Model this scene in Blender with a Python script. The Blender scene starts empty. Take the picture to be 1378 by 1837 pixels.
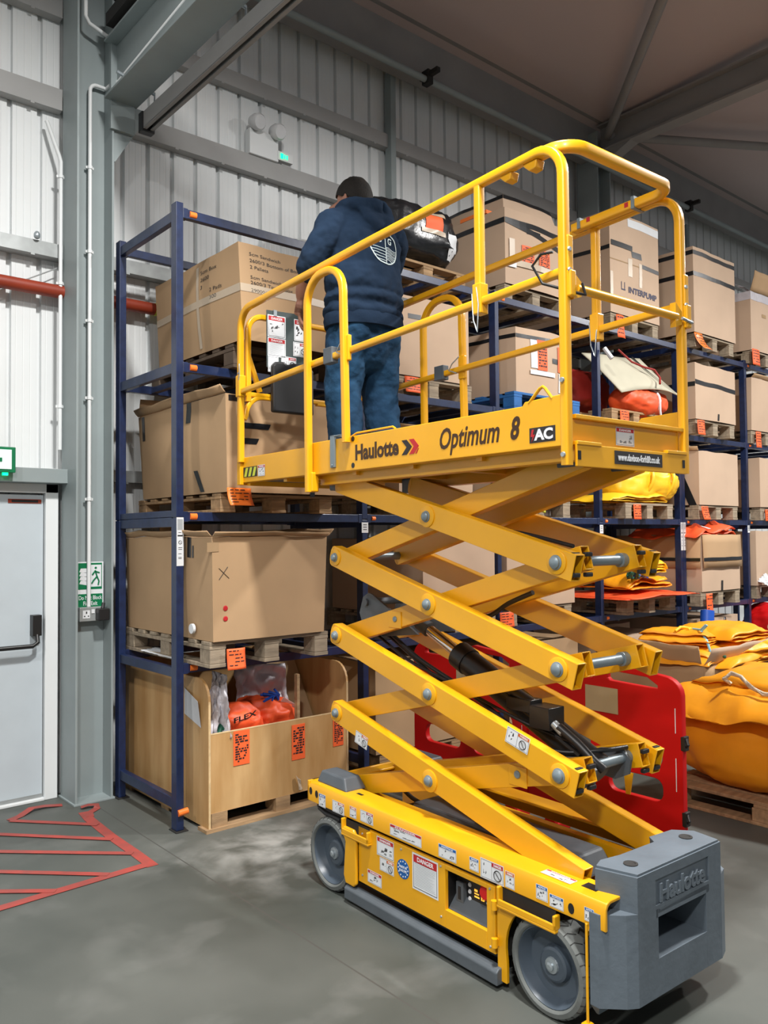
import bpy, math, random
from math import sin, cos, pi, radians
from mathutils import Vector, Matrix, noise
S = bpy.context.scene
COL = S.collection
random.seed(7)

# ---------------------------------------------------------------- camera
CAMH = 1.6372
cam = bpy.data.cameras.new('camera')
co = bpy.data.objects.new('camera', cam); COL.objects.link(co)
F, YAW, PITCH, ROLL = 1473.5, 0.8657, 0.0314, -0.0085
fw = Vector((cos(YAW)*cos(PITCH), sin(YAW)*cos(PITCH), sin(PITCH)))
rt = Vector((sin(YAW), -cos(YAW), 0)); up = rt.cross(fw)
r2 = cos(ROLL)*rt + sin(ROLL)*up; u2 = -sin(ROLL)*rt + cos(ROLL)*up
co.matrix_world = Matrix(((r2.x, u2.x, -fw.x, 0), (r2.y, u2.y, -fw.y, 0), (r2.z, u2.z, -fw.z, CAMH), (0, 0, 0, 1)))
cam.sensor_fit = 'VERTICAL'; cam.sensor_height = 24.0; cam.lens = F/1837*24.0
cam.clip_start = .05; cam.clip_end = 100
S.camera = co

# ---------------------------------------------------------------- light
S.view_settings.view_transform = 'Standard'; S.view_settings.look = 'None'
S.view_settings.gamma = 1; S.view_settings.exposure = -0.08; S.view_settings.use_curve_mapping = False
w = bpy.data.worlds.new('world'); S.world = w; w.use_nodes = True
w.node_tree.nodes['Background'].inputs[0].default_value = (.93, .95, 1.0, 1)
w.node_tree.nodes['Background'].inputs[1].default_value = .33
def lamp(x, y, z, e, size=.45, spread=150, c=(1, .98, .95), aim=None):
    l = bpy.data.lights.new('unseen_overhead_light', 'AREA'); l.shape = 'DISK'; l.size = size; l.energy = e
    l.color = c; l.spread = radians(spread)
    o = bpy.data.objects.new('unseen_overhead_light', l); COL.objects.link(o); o.location = (x, y, z)
    if aim: o.rotation_euler = (Vector(aim)-Vector((x, y, z))).to_track_quat('-Z', 'Y').to_euler()
lamp(1.6, 1.5, 5.55, 390, spread=175)
lamp(6.6, .7, 5.5, 440, spread=175)
lamp(11.5, .7, 5.5, 460, spread=175)
lamp(-2.8, 1.2, 5.5, 235, spread=175)
lamp(-1.6, -1.6, 5.5, 380, spread=175)  # unseen light, added to brighten the near side of the lift

# ---------------------------------------------------------------- materials
def mat(name, col, rough=.6, metal=0, var=.12, vs=6.0, bump=0, bs=60, coat=0, col2=None, spec=.5, emit=0, stretch=None, detail=4, hard=False):
    m = bpy.data.materials.new(name); m.use_nodes = True
    nt = m.node_tree; N = nt.nodes; L = nt.links; b = N['Principled BSDF']
    b.inputs['Roughness'].default_value = rough; b.inputs['Metallic'].default_value = metal
    b.inputs['Specular IOR Level'].default_value = spec
    b.inputs['Coat Weight'].default_value = coat; b.inputs['Coat Roughness'].default_value = .15
    tc = N.new('ShaderNodeTexCoord'); mp = N.new('ShaderNodeMapping'); L.new(tc.outputs['Object'], mp.inputs[0])
    if stretch: mp.inputs['Scale'].default_value = stretch
    no = N.new('ShaderNodeTexNoise'); no.inputs['Scale'].default_value = vs; no.inputs['Detail'].default_value = detail
    L.new(mp.outputs[0], no.inputs['Vector'])
    cr = N.new('ShaderNodeValToRGB'); L.new(no.outputs['Fac'], cr.inputs[0])
    c = Vector(col[:3]); d = Vector(col2) if col2 else c*(1-var)
    e2 = c if col2 else c*(1+var)
    cr.color_ramp.elements[0].position = .42 if hard else .3; cr.color_ramp.elements[1].position = .55 if hard else .7
    cr.color_ramp.elements[0].color = (*d, 1); cr.color_ramp.elements[1].color = (*e2, 1)
    L.new(cr.outputs[0], b.inputs['Base Color'])
    if emit:
        b.inputs['Emission Color'].default_value = (*col[:3], 1); b.inputs['Emission Strength'].default_value = emit
    if bump:
        n2 = N.new('ShaderNodeTexNoise'); n2.inputs['Scale'].default_value = bs; n2.inputs['Detail'].default_value = 3
        L.new(mp.outputs[0], n2.inputs['Vector'])
        bp = N.new('ShaderNodeBump'); bp.inputs['Strength'].default_value = bump; bp.inputs['Distance'].default_value = .01
        L.new(n2.outputs['Fac'], bp.inputs['Height']); L.new(bp.outputs[0], b.inputs['Normal'])
    return m
M = {}
M['yellow'] = mat('lift_yellow_paint', (.77, .37, .004), .38, var=.06, vs=3, coat=.25)
M['rail'] = mat('guardrail_yellow_paint', (.83, .40, .006), .33, var=.05, vs=5, coat=.3)
M['darkgrey'] = mat('lift_dark_grey', (.085, .10, .115), .5, var=.12, vs=8, bump=.05)
M['cast'] = mat('painted_casting_grey', (.10, .125, .15), .55, var=.18, vs=5, bump=.12, bs=40)
M['tyre'] = mat('grey_rubber', (.125, .135, .13), .8, var=.12, vs=12, bump=.1)
M['rim'] = mat('rim_grey', (.065, .085, .11), .38, var=.1, vs=6)
M['steel'] = mat('bright_steel', (.42, .47, .50), .35, .6, var=.1)
M['pin'] = mat('pin_grey', (.22, .27, .30), .4, .4, var=.1)
M['chrome'] = mat('chrome', (.7, .7, .7), .12, 1.0, var=.02)
M['black'] = mat('black_plastic', (.012, .012, .013), .4, var=.2)
M['blackm'] = mat('matte_black', (.015, .014, .013), .75, var=.3)
M['navy'] = mat('rack_navy_paint', (.009, .020, .068), .38, var=.25, vs=20, coat=.2, bump=.03, bs=30)
M['card'] = mat('cardboard', (.44, .285, .155), .85, var=.07, vs=2.5, bump=.05, bs=12)
M['card2'] = mat('pale_cardboard', (.52, .375, .265), .85, var=.06, vs=2.5, bump=.05, bs=12)
M['cardin'] = mat('cardboard_inside', (.36, .24, .13), .9, var=.1)
M['wood'] = mat('pallet_wood', (.34, .215, .11), .8, var=.3, vs=5, bump=.2, bs=40, stretch=(1, 6, 6))
M['wood3'] = mat('shade_darkened_pallet', (.085, .058, .038), .85, var=.3, vs=5)  # pallet wood with the shade under the carton put into its colour
M['wood2'] = mat('weathered_pallet_wood', (.30, .24, .17), .85, var=.3, vs=5, bump=.2, bs=40, stretch=(1, 6, 6))
M['bluewood'] = mat('blue_pallet_paint', (.02, .13, .38), .7, var=.2, vs=8, bump=.2)
M['ply'] = mat('plywood', (.60, .38, .17), .55, col2=(.42, .225, .075), vs=2.2, bump=.04, stretch=(4, 4, .7), detail=9)
M['plyedge'] = mat('plywood_edge', (.62, .45, .24), .7, var=.15, vs=30)
M['orange'] = mat('orange_paper', (.90, .13, .03), .6, var=.04)
M['clip'] = mat('orange_plastic', (.95, .21, .03), .4, var=.04)
M['white'] = mat('white_paper', (.70, .72, .74), .6, var=.04)
M['redh'] = mat('label_red', (.45, .015, .02), .5, var=.02)
M['blueh'] = mat('label_blue', (.01, .10, .34), .5, var=.02)
M['orh'] = mat('label_orange', (.60, .13, .02), .5, var=.02)
M['ink'] = mat('black_ink', (.02, .018, .018), .6, var=.05)
M['brownink'] = mat('brown_ink', (.045, .018, .005), .5, var=.05)
M['green'] = mat('sign_green', (.0, .16, .06), .4, var=.03)
M['tape'] = mat('black_tape', (.012, .013, .015), .3, var=.2)
M['clear'] = mat('parcel_tape', (.52, .42, .31), .35, var=.05, spec=.5)
M['wrap'] = mat('black_stretch_film', (.010, .011, .013), .28, var=.3, bump=.45, bs=14, spec=.6)
M['poly'] = mat('translucent_white_film', (.52, .50, .54), .3, var=.1, bump=.5, bs=14, spec=.8)
M['clad'] = mat('white_wall_cladding', (.74, .765, .77), .45, var=.03, vs=2)
M['galv'] = mat('galvanised_steel', (.34, .36, .36), .45, .35, var=.12, vs=12)
M['col'] = mat('grey_painted_steel', (.27, .315, .32), .5, var=.07, vs=3)
M['beam'] = mat('dark_grey_beam', (.26, .255, .25), .55, var=.08, vs=3)
M['girt'] = mat('warm_grey_steel', (.34, .34, .335), .5, var=.07, vs=3)
M['docg'] = mat('green_grey_sheet', (.05, .068, .068), .4, var=.06)
M['roof'] = mat('roof_liner', (.50, .42, .41), .7, var=.03, vs=.8)
M['door'] = mat('door_paint', (.50, .56, .60), .45, var=.03)
M['pipe'] = mat('red_oxide_pipe', (.28, .035, .012), .5, var=.1)
M['redp'] = mat('red_barrier_plastic', (.50, .004, .005), .5, var=.05, spec=.25)
M['beige'] = mat('beige_reflective', (.42, .36, .23), .5, var=.05)
M['tarp'] = mat('yellow_tarpaulin', (.86, .34, .010), .4, var=.07, vs=6, bump=.35, bs=8)
M['tarpb'] = mat('bright_yellow_tarpaulin', (.92, .55, .02), .4, var=.06, vs=6, bump=.3, bs=8)
M['orcl'] = mat('orange_fabric', (.85, .10, .025), .5, var=.08, bump=.3, bs=10)
M['redcl'] = mat('dark_red_fabric', (.30, .015, .01), .6, var=.15, bump=.3, bs=10)
M['oatm'] = mat('pale_canvas', (.50, .47, .36), .7, var=.05, bump=.1)
M['bluecl'] = mat('blue_plastic', (.01, .08, .45), .4, var=.1)
M['greencl'] = mat('green_cord', (.01, .10, .06), .6, var=.3)
M['rope'] = mat('pale_rope', (.62, .55, .42), .8, var=.2, vs=60, bump=.5, bs=90)
M['hood'] = mat('navy_fleece', (.013, .027, .054), .95, var=.12, vs=9, bump=.15, bs=50, spec=.15)
M['jean'] = mat('blue_denim', (.018, .062, .125), .9, col2=(.010, .030, .065), vs=4, bump=.2, bs=70, spec=.15)
M['skin'] = mat('skin', (.42, .20, .135), .55, var=.08, vs=8)
M['hair'] = mat('dark_brown_hair', (.010, .007, .005), .75, var=.4, vs=80, bump=.35, bs=220)
M['logo'] = mat('white_print', (.62, .74, .76), .7, var=.03)
M['ledg'] = mat('green_led', (.0, .9, .25), .5, emit=3, var=0)
M['signl'] = mat('lit_sign_face', (.75, .9, .85), .5, emit=.35, var=0)
M['ledo'] = mat('orange_display', (1, .45, .05), .5, emit=1.2, var=0)
M['lens'] = mat('lamp_lens', (.65, .66, .67), .12, var=.1, spec=.9)
M['tapef'] = mat('red_floor_tape', (.40, .058, .045), .6, col2=(.25, .06, .05), vs=9)
M['redb'] = mat('red_button', (.65, .01, .01), .3, var=0)
M['hazy'] = mat('hazard_yellow', (.55, .60, .05), .5, var=0)
M['shoe'] = mat('dark_boot', (.03, .025, .02), .6, var=.1)

def floor_mat():
    m = bpy.data.materials.new('concrete_floor'); m.use_nodes = True
    N = m.node_tree.nodes; L = m.node_tree.links; b = N['Principled BSDF']
    g = N.new('ShaderNodeNewGeometry')
    def nz(s, d, lo, hi, a, c, dist=0):
        n = N.new('ShaderNodeTexNoise'); n.inputs['Scale'].default_value = s; n.inputs['Detail'].default_value = d; n.inputs['Distortion'].default_value = dist
        L.new(g.outputs['Position'], n.inputs['Vector'])
        r = N.new('ShaderNodeValToRGB'); r.color_ramp.elements[0].position = lo; r.color_ramp.elements[1].position = hi
        r.color_ramp.elements[0].color = (*a, 1); r.color_ramp.elements[1].color = (*c, 1); L.new(n.outputs['Fac'], r.inputs[0]); return r, n
    base, n1 = nz(1.1, 8, .3, .72, (.052, .060, .053), (.112, .119, .108), .2)
    st, _ = nz(2.4, 12, .54, .86, (0, 0, 0), (1, 1, 1), .25)
    mx = N.new('ShaderNodeMix'); mx.data_type = 'RGBA'; L.new(st.outputs[0], mx.inputs[0]); L.new(base.outputs[0], mx.inputs[6]); mx.inputs[7].default_value = (.165, .17, .16, 1)
    dk, _ = nz(2.1, 7, .66, .76, (0, 0, 0), (1, 1, 1), .4)
    mx2 = N.new('ShaderNodeMix'); mx2.data_type = 'RGBA'; L.new(dk.outputs[0], mx2.inputs[0]); L.new(mx.outputs[2], mx2.inputs[6]); mx2.inputs[7].default_value = (.05, .047, .04, 1)
    # brighter lamp-lit floor before the crate, painted in as a pale noise patch
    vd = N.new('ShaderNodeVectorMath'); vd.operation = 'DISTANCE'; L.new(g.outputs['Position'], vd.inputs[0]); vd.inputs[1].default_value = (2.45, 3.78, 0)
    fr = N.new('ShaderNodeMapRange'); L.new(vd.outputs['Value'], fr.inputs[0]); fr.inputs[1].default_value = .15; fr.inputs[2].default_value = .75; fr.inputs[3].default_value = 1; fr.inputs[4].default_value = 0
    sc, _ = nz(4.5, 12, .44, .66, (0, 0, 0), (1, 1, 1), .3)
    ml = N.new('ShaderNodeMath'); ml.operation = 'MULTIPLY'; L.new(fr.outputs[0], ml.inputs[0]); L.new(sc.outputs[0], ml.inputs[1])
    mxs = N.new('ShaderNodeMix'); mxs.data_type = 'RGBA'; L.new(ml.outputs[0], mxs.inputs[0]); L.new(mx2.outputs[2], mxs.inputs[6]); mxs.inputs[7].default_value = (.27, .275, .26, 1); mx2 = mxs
    # construction joint along y at x = 1.95
    sx = N.new('ShaderNodeSeparateXYZ'); L.new(g.outputs['Position'], sx.inputs[0])
    sb = N.new('ShaderNodeMath'); sb.operation = 'SUBTRACT'; L.new(sx.outputs[0], sb.inputs[0]); sb.inputs[1].default_value = 1.955
    ab = N.new('ShaderNodeMath'); ab.operation = 'ABSOLUTE'; L.new(sb.outputs[0], ab.inputs[0])
    lt = N.new('ShaderNodeMath'); lt.operation = 'LESS_THAN'; L.new(ab.outputs[0], lt.inputs[0]); lt.inputs[1].default_value = .004
    mx3 = N.new('ShaderNodeMix'); mx3.data_type = 'RGBA'; L.new(lt.outputs[0], mx3.inputs[0]); L.new(mx2.outputs[2], mx3.inputs[6]); mx3.inputs[7].default_value = (.07, .07, .065, 1)
    L.new(mx3.outputs[2], b.inputs['Base Color'])
    rr = N.new('ShaderNodeMapRange'); L.new(n1.outputs['Fac'], rr.inputs[0]); rr.inputs[3].default_value = .42; rr.inputs[4].default_value = .7
    L.new(rr.outputs[0], b.inputs['Roughness'])
    bp = N.new('ShaderNodeBump'); bp.inputs['Strength'].default_value = .08; L.new(n1.outputs['Fac'], bp.inputs['Height']); L.new(bp.outputs[0], b.inputs['Normal'])
    return m
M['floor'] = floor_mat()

# ---------------------------------------------------------------- mesh builder
_tc = {}
def text_geo(s, ext=.001, off=0.0):
    k = (s, ext, off)
    if k not in _tc:
        cu = bpy.data.curves.new('t', 'FONT'); cu.body = s; cu.size = 1; cu.extrude = ext; cu.offset = off; cu.resolution_u = 3
        o = bpy.data.objects.new('t', cu); COL.objects.link(o)
        me = bpy.data.meshes.new_from_object(o.evaluated_get(bpy.context.evaluated_depsgraph_get()))
        v = [p.co.copy() for p in me.vertices]; f = [tuple(p.vertices) for p in me.polygons]
        x0 = min(p.x for p in v); x1 = max(p.x for p in v); y0 = min(p.y for p in v); y1 = max(p.y for p in v)
        bpy.data.objects.remove(o); bpy.data.curves.remove(cu); bpy.data.meshes.remove(me)
        _tc[k] = (v, f, x0, x1, y0, y1)
    return _tc[k]
def frame(U, V, O=(0, 0, 0)):
    U = Vector(U).normalized(); V = Vector(V).normalized(); W = U.cross(V)
    return Matrix(((U.x, V.x, W.x, O[0]), (U.y, V.y, W.y, O[1]), (U.z, V.z, W.z, O[2]), (0, 0, 0, 1)))
class MB:
    def __init__(s, m=None): s.v = []; s.f = []; s.mi = []; s.ms = []; s.c = 0; s.T = None; s.use(m or M['white'])
    def use(s, m):
        if isinstance(m, str): m = M[m]
        if m not in s.ms: s.ms.append(m)
        s.c = s.ms.index(m); return s
    def add(s, vs, fs):
        b = len(s.v)
        for p in vs:
            p = Vector(p); s.v.append(s.T @ p if s.T else p)
        for f in fs: s.f.append(tuple(i+b for i in f)); s.mi.append(s.c)
        return s
    def box(s, x0, x1, y0, y1, z0, z1):
        return s.add([(x0, y0, z0), (x1, y0, z0), (x1, y1, z0), (x0, y1, z0), (x0, y0, z1), (x1, y0, z1), (x1, y1, z1), (x0, y1, z1)],
                     [(0, 3, 2, 1), (4, 5, 6, 7), (0, 1, 5, 4), (1, 2, 6, 5), (2, 3, 7, 6), (3, 0, 4, 7)])
    def hexa(s, p): return s.add(p, [(0, 3, 2, 1), (4, 5, 6, 7), (0, 1, 5, 4), (1, 2, 6, 5), (2, 3, 7, 6), (3, 0, 4, 7)])
    def quad(s, *p): return s.add(p, [tuple(range(len(p)))])
    def prism(s, poly, ax, d0, d1):
        def P(a, b, d): return {'x': (d, a, b), 'y': (a, d, b), 'z': (a, b, d)}[ax]
        n = len(poly)
        return s.add([P(a, b, d0) for a, b in poly]+[P(a, b, d1) for a, b in poly],
                     [tuple(range(n-1, -1, -1)), tuple(range(n, 2*n))]+[(i, (i+1) % n, (i+1) % n+n, i+n) for i in range(n)])
    def tube(s, pts, r, n=12, closed=False, sec=None, cap=True):
        pts = [Vector(p) for p in pts]; K = len(pts)
        sec = sec or [(cos(2*pi*i/n), sin(2*pi*i/n)) for i in range(n)]; n = len(sec)
        rs = r if isinstance(r, (list, tuple)) else [r]*K
        T = []
        for i in range(K):
            a = pts[i-1] if (i or closed) else pts[0]; b = pts[(i+1) % K] if (i < K-1 or closed) else pts[-1]
            T.append((b-a).normalized())
        nr = T[0].orthogonal().normalized()
        if abs(T[0].z) < .9: nr = (Vector((0, 0, 1))-T[0]*T[0].z).normalized()
        else: nr = (Vector((1, 0, 0))-T[0]*T[0].x).normalized()
        vs = []
        for i in range(K):
            if i:
                q = T[i-1].rotation_difference(T[i]); nr = (q @ nr); nr = (nr-T[i]*nr.dot(T[i])).normalized()
            bn = T[i].cross(nr)
            for a, b in sec: vs.append(pts[i]+(nr*a+bn*b)*rs[i])
        fs = []
        R = K if closed else K-1
        for i in range(R):
            for j in range(n):
                a = i*n+j; b = i*n+(j+1) % n; c = ((i+1) % K)*n+(j+1) % n; d = ((i+1) % K)*n+j; fs.append((a, b, c, d))
        if cap and not closed: fs += [tuple(range(n-1, -1, -1)), tuple((K-1)*n+j for j in range(n))]
        return s.add(vs, fs)
    def lathe(s, prof, c, ax, n=32, c0=True, c1=True):
        A = Vector(ax).normalized(); U = A.orthogonal().normalized(); V = A.cross(U); c = Vector(c); vs = []; fs = []
        for r, h in prof:
            for j in range(n): t = 2*pi*j/n; vs.append(c+A*h+(U*cos(t)+V*sin(t))*r)
        for i in range(len(prof)-1):
            for j in range(n): fs.append((i*n+j, i*n+(j+1) % n, (i+1)*n+(j+1) % n, (i+1)*n+j))
        if c0: fs.append(tuple(range(n-1, -1, -1)))
        if c1: fs.append(tuple((len(prof)-1)*n+j for j in range(n)))
        return s.add(vs, fs)
    def cyl(s, a, b, r, n=16):
        a = Vector(a); b = Vector(b); return s.lathe([(r, 0), (r, (b-a).length)], a, b-a, n)
    def grid(s, fn, nu, nv, closeu=False):
        vs = [fn(i/(nu), j/nv) for j in range(nv+1) for i in range(nu if closeu else nu+1)]
        w_ = nu if closeu else nu+1; fs = []
        for j in range(nv):
            for i in range(nu): fs.append((j*w_+i, j*w_+(i+1) % w_, (j+1)*w_+(i+1) % w_, (j+1)*w_+i))
        return s.add(vs, fs)
    def text(s, t, mtx, width=None, height=None, ext=.0006, off=0.0, shear=0):
        v, f, x0, x1, y0, y1 = text_geo(t, 1.0, off)
        sx = width/(x1-x0) if width else None; sy = height/(y1-y0) if height else None
        sx = sx or sy; sy = sy or sx
        return s.add([mtx @ Vector(((p.x-x0)*sx+(p.y-y0)*sy*shear, (p.y-y0)*sy, p.z*ext)) for p in v], f)
    def split(s, name, parent=None, **k):
        """one object per separate piece"""
        up_ = list(range(len(s.v)))
        def fd(i):
            while up_[i] != i: up_[i] = up_[up_[i]]; i = up_[i]
            return i
        for f in s.f:
            a = fd(f[0])
            for q in f[1:]: up_[fd(q)] = a
        gr = {}
        for f, m_ in zip(s.f, s.mi): gr.setdefault(fd(f[0]), []).append((f, m_))
        out = []
        for g in gr.values():
            b_ = MB(s.ms[g[0][1]]); ix = {}
            for f, m_ in g:
                b_.use(s.ms[m_])
                for q in f:
                    if q not in ix: ix[q] = len(b_.v); b_.v.append(s.v[q])
                b_.f.append(tuple(ix[q] for q in f)); b_.mi.append(b_.c)
            out.append(fixn(b_.build(name, parent, **k)))
        return out
    def build(s, name, parent=None, smooth=None, bevel=0, bseg=2, solid=0, sub=0, props=None):
        me = bpy.data.meshes.new(name); me.from_pydata([tuple(p) for p in s.v], [], s.f)
        for m in s.ms: me.materials.append(m)
        me.polygons.foreach_set('material_index', s.mi); me.validate(); me.update()
        if smooth is not None:
            me.polygons.foreach_set('use_smooth', [True]*len(me.polygons)); me.set_sharp_from_angle(angle=radians(smooth))
        o = bpy.data.objects.new(name, me); COL.objects.link(o)
        if parent: o.parent = parent
        if solid: d = o.modifiers.new('s', 'SOLIDIFY'); d.thickness = solid; d.offset = 0
        if bevel:
            d = o.modifiers.new('b', 'BEVEL'); d.width = bevel; d.segments = bseg; d.limit_method = 'ANGLE'; d.angle_limit = radians(40)
        if sub: d = o.modifiers.new('u', 'SUBSURF'); d.levels = sub; d.render_levels = sub
        if props:
            for k, v in props.items(): o[k] = v
        return o
def fixn(o):
    import bmesh
    b = bmesh.new(); b.from_mesh(o.data); bmesh.ops.recalc_face_normals(b, faces=b.faces); b.to_mesh(o.data); b.free(); return o
def adopt(o, p):
    bpy.context.view_layer.update(); o.parent = p; o.matrix_parent_inverse = p.matrix_world.inverted(); return o
def tag(o, label, cat, group=None):
    o['label'] = label; o['category'] = cat
    if group: o['group'] = group
    return o
def struct(o): o['kind'] = 'structure'; return o
def empty(name, loc, rz=0):
    o = bpy.data.objects.new(name, None); COL.objects.link(o); o.location = loc; o.rotation_euler = (0, 0, rz)
    o.empty_display_size = .1; return o
def copy_tree(o, parent=None):
    c = o.copy(); COL.objects.link(c)
    if parent: c.parent = parent
    for ch in list(o.children): copy_tree(ch, c)
    return c
RSEC = []
for _cx, _cy, _a in ((.55, .55, 0), (-.55, .55, 90), (-.55, -.55, 180), (.55, -.55, 270)): RSEC += [(_cx+.45*cos(radians(_a+30*_i)), _cy+.45*sin(radians(_a+30*_i))) for _i in range(4)]
def arc(c, u, v, r, a0, a1, n=7):
    c = Vector(c); u = Vector(u); v = Vector(v)
    return [c+(u*cos(a0+(a1-a0)*i/n)+v*sin(a0+(a1-a0)*i/n))*r for i in range(n+1)]
def marks(b, mtx, x0, x1, y0, y1, rnd, k=5):
    for _ in range(k):
        cx = rnd.uniform(x0, x1); cy = rnd.uniform(y0, y1); a = rnd.uniform(.1, .28)*(x1-x0+.0001); h = rnd.uniform(.12, .4)*(y1-y0)
        p = [(-a/2, -h/2), (a/2, -h/2*rnd.random()), (a/3, h/2), (-a/3, h/2*rnd.random())]
        b.quad(*[mtx @ Vector((min(max(cx+q[0], x0), x1), min(max(cy+q[1], y0), y1), .0008)) for q in p])
def label_plate(parent, O, U, V, w_, h_, head=None, txt=None, kind='icons', seed=0, name='warning_label'):
    """thin sticker: border, white face, coloured header, pictograms"""
    m = frame(U, V, O); rnd = random.Random(seed); b = MB('white')
    def rect(x0, x1, y0, y1, z, mt): b.use(mt).quad(*[m @ Vector(p) for p in ((x0, y0, z), (x1, y0, z), (x1, y1, z), (x0, y1, z))])
    rect(0, w_, 0, h_, .0008, 'white'); e = min(w_, h_)*.05
    for r_ in ((e, w_-e, e, e*1.35), (e, w_-e, h_-e*1.35, h_-e), (e, e*1.35, e, h_-e), (w_-e*1.35, w_-e, e, h_-e)): rect(*r_, .0011, 'ink')
    hx = e; hh = h_*.2
    if kind == 'split': hx = w_*.5
    if head:
        rect(hx, w_-e, h_-e-hh, h_-e, .0013, head)
        if txt:
            b.use('white'); b.text(txt, frame(U, V, m @ Vector((hx+(w_-hx)*.16, h_-e-hh*.82, .0016))), width=(w_-hx)*.66, height=hh*.6, ext=.0003, off=.02)
    b.use('ink')
    if kind == 'split':
        rect(w_*.485, w_*.495, e, h_-e, .0012, 'ink'); b.use('ink'); marks(b, m, w_*.12, w_*.4, h_*.2, h_*.8, rnd, 4)
        c = m @ Vector((w_*.74, h_*.38, .0014)); R = min(w_*.18, h_*.26)
        pts = arc(c, U, V, R, 0, 2*pi, 14)[:-1]; b.tube(pts, R*.1, n=4, closed=True)
        b.tube([c-Vector(U)*R*.7+Vector(V)*R*.7, c+Vector(U)*R*.7-Vector(V)*R*.7], R*.1, n=4); marks(b, m, w_*.66, w_*.82, h_*.25, h_*.5, rnd, 2)
    elif kind == 'text':
        b.use('pin')
        n_ = 16
        for i in range(n_):
            y = h_*(.74-.66*i/n_); b.quad(*[m @ Vector(p) for p in ((w_*.1, y, .0012), (w_*rnd.uniform(.5, .92), y, .0012), (w_*.9, y+h_*.008, .0012), (w_*.1, y+h_*.008, .0012))])
    else: marks(b, m, w_*.12, w_*.88, h_*.15, h_*.68, rnd, 7)
    return b.build(name, parent)
# ================================================================ THE BUILDING
WY = 5.48
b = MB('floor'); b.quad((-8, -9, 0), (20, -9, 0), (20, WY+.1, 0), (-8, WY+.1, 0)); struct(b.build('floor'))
def cladding(x0, x1, name, z1=6.4, pitch=.1865, ph=2.477):
    b = MB('clad'); k0 = int((x0-ph)/pitch)-1; pts = []
    x = ph+k0*pitch
    while x < x1:
        for dx, dy in ((-.017, 0), (-.012, .03), (.012, .03), (.017, 0)):
            pts.append((x+dx, WY+dy))
        for q in (.045, .09, .135):     # fine stiffening lines
            pts += [(x+q-.004, WY), (x+q, WY+.0014), (x+q+.004, WY)]
        x += pitch
    pts = [p for p in pts if x0 <= p[0] <= x1]
    vs = []; fs = []
    for px, py in pts: vs += [(px, py, 0), (px, py, z1)]
    for i in range(len(pts)-1): fs.append((2*i, 2*i+2, 2*i+3, 2*i+1))
    b.add(vs, fs); return struct(b.build(name))
cladding(-6, 18, 'wall_back')
b = MB('clad'); b.box(-8.1, -8, -9, WY, 0, 6.6); struct(b.build('wall_left'))
# roof liner, nearly flat, with shallow panel joints
b = MB('roof'); b.quad((-8, WY+.1, 6.08), (20, WY+.1, 6.08), (20, -9, 6.75), (-8, -9, 6.75))
struct(b.build('ceiling'))
tn = [0]
def trim(b, **k):
    tn[0] += 1; return struct(b.build('trim_%d' % tn[0], **k))
def bar(x0, x1, y0, y1, z0, z1, m='col'): return trim(MB(m).box(x0, x1, y0, y1, z0, z1), bevel=.004)
def zrail(x0, x1, z0, z1, m='col', d=.07):  # cold rolled wall rail with lips, bolts
    b = MB(m); y = WY-.004
    b.box(x0, x1, y-.006, y, z0, z1); b.box(x0, x1, y-d, y-.006, z1-.006, z1); b.box(x0, x1, y-d, y-.006, z0, z0+.006)
    b.box(x0, x1, y-d-.004, y-d, z0, z1)
    x = x0+.2
    while x < x1: b.box(x-.012, x+.012, y-d-.01, y-d-.004, z0-.012, z0+.004); x += .373
    return trim(b)
def isec(x0, x1, y0, y1, z0, z1, m='col', t=.014):  # I section column, web parallel to the wall
    b = MB(m); b.box(x0, x0+t, y0, y1, z0, z1); b.box(x1-t, x1, y0, y1, z0, z1); ym = (y0+y1)/2+.005; b.box(x0+t, x1-t, ym-.005, ym+.005, z0, z1)
    return b
for x0, x1 in ((-6, 1.85), (2.09, 7.42), (7.66, 17)):
    zrail(x0, x1, 3.47, 3.56, 'galv', .09)
    zrail(x0, x1, 4.46, 4.60, 'girt')
    zrail(x0, x1, 5.08, 5.20, 'girt')
zrail(2.09, 7.42, 2.03, 2.11, 'galv'); zrail(7.66, 17, 2.03, 2.11, 'galv')
b = isec(1.85, 2.09, 5.13, 5.39, 0, 6.1); b.box(1.84, 2.10, 5.12, 5.40, 0, .012)
trim(b, bevel=.002)
b = isec(7.42, 7.66, 5.13, 5.39, 0, 6.0); trim(b)
b = isec(12.9, 13.14, 5.13, 5.39, 0, 6.0); trim(b)
bar(4.68, 4.74, 5.36, 5.44, 3.3, 5.75); bar(9.66, 9.72, 5.36, 5.44, 3.3, 5.6)
# eaves beam, its lower flange tube and the rafters
b = MB('beam'); b.box(-6, 17, 5.24, 5.26, 5.72, 6.12); b.box(-6, 17, 5.16, 5.34, 5.70, 5.725); b.box(-6, 17, 5.10, 5.34, 6.10, 6.14); trim(b)
b = MB('col'); b.tube([(-6, 5.12, 5.66), (17, 5.12, 5.62)], .028, n=10); trim(b, smooth=40)
def rafter(x, m='beam'):
    b = MB(m); b.box(x-.006, x+.006, -8, 5.16, 5.80, 6.08); b.box(x-.08, x+.08, -8, 5.16, 5.78, 5.80); b.box(x-.08, x+.08, -8, 5.16, 6.06, 6.08)
    b.hexa([(x-.07, 4.75, 5.78), (x+.07, 4.75, 5.78), (x+.07, 5.14, 5.62), (x-.07, 5.14, 5.62), (x-.07, 4.75, 5.80), (x+.07, 4.75, 5.80), (x+.07, 5.14, 5.80), (x-.07, 5.14, 5.80)])
    return trim(b)
rafter(7.54); rafter(13.02); rafter(1.97)
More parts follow.
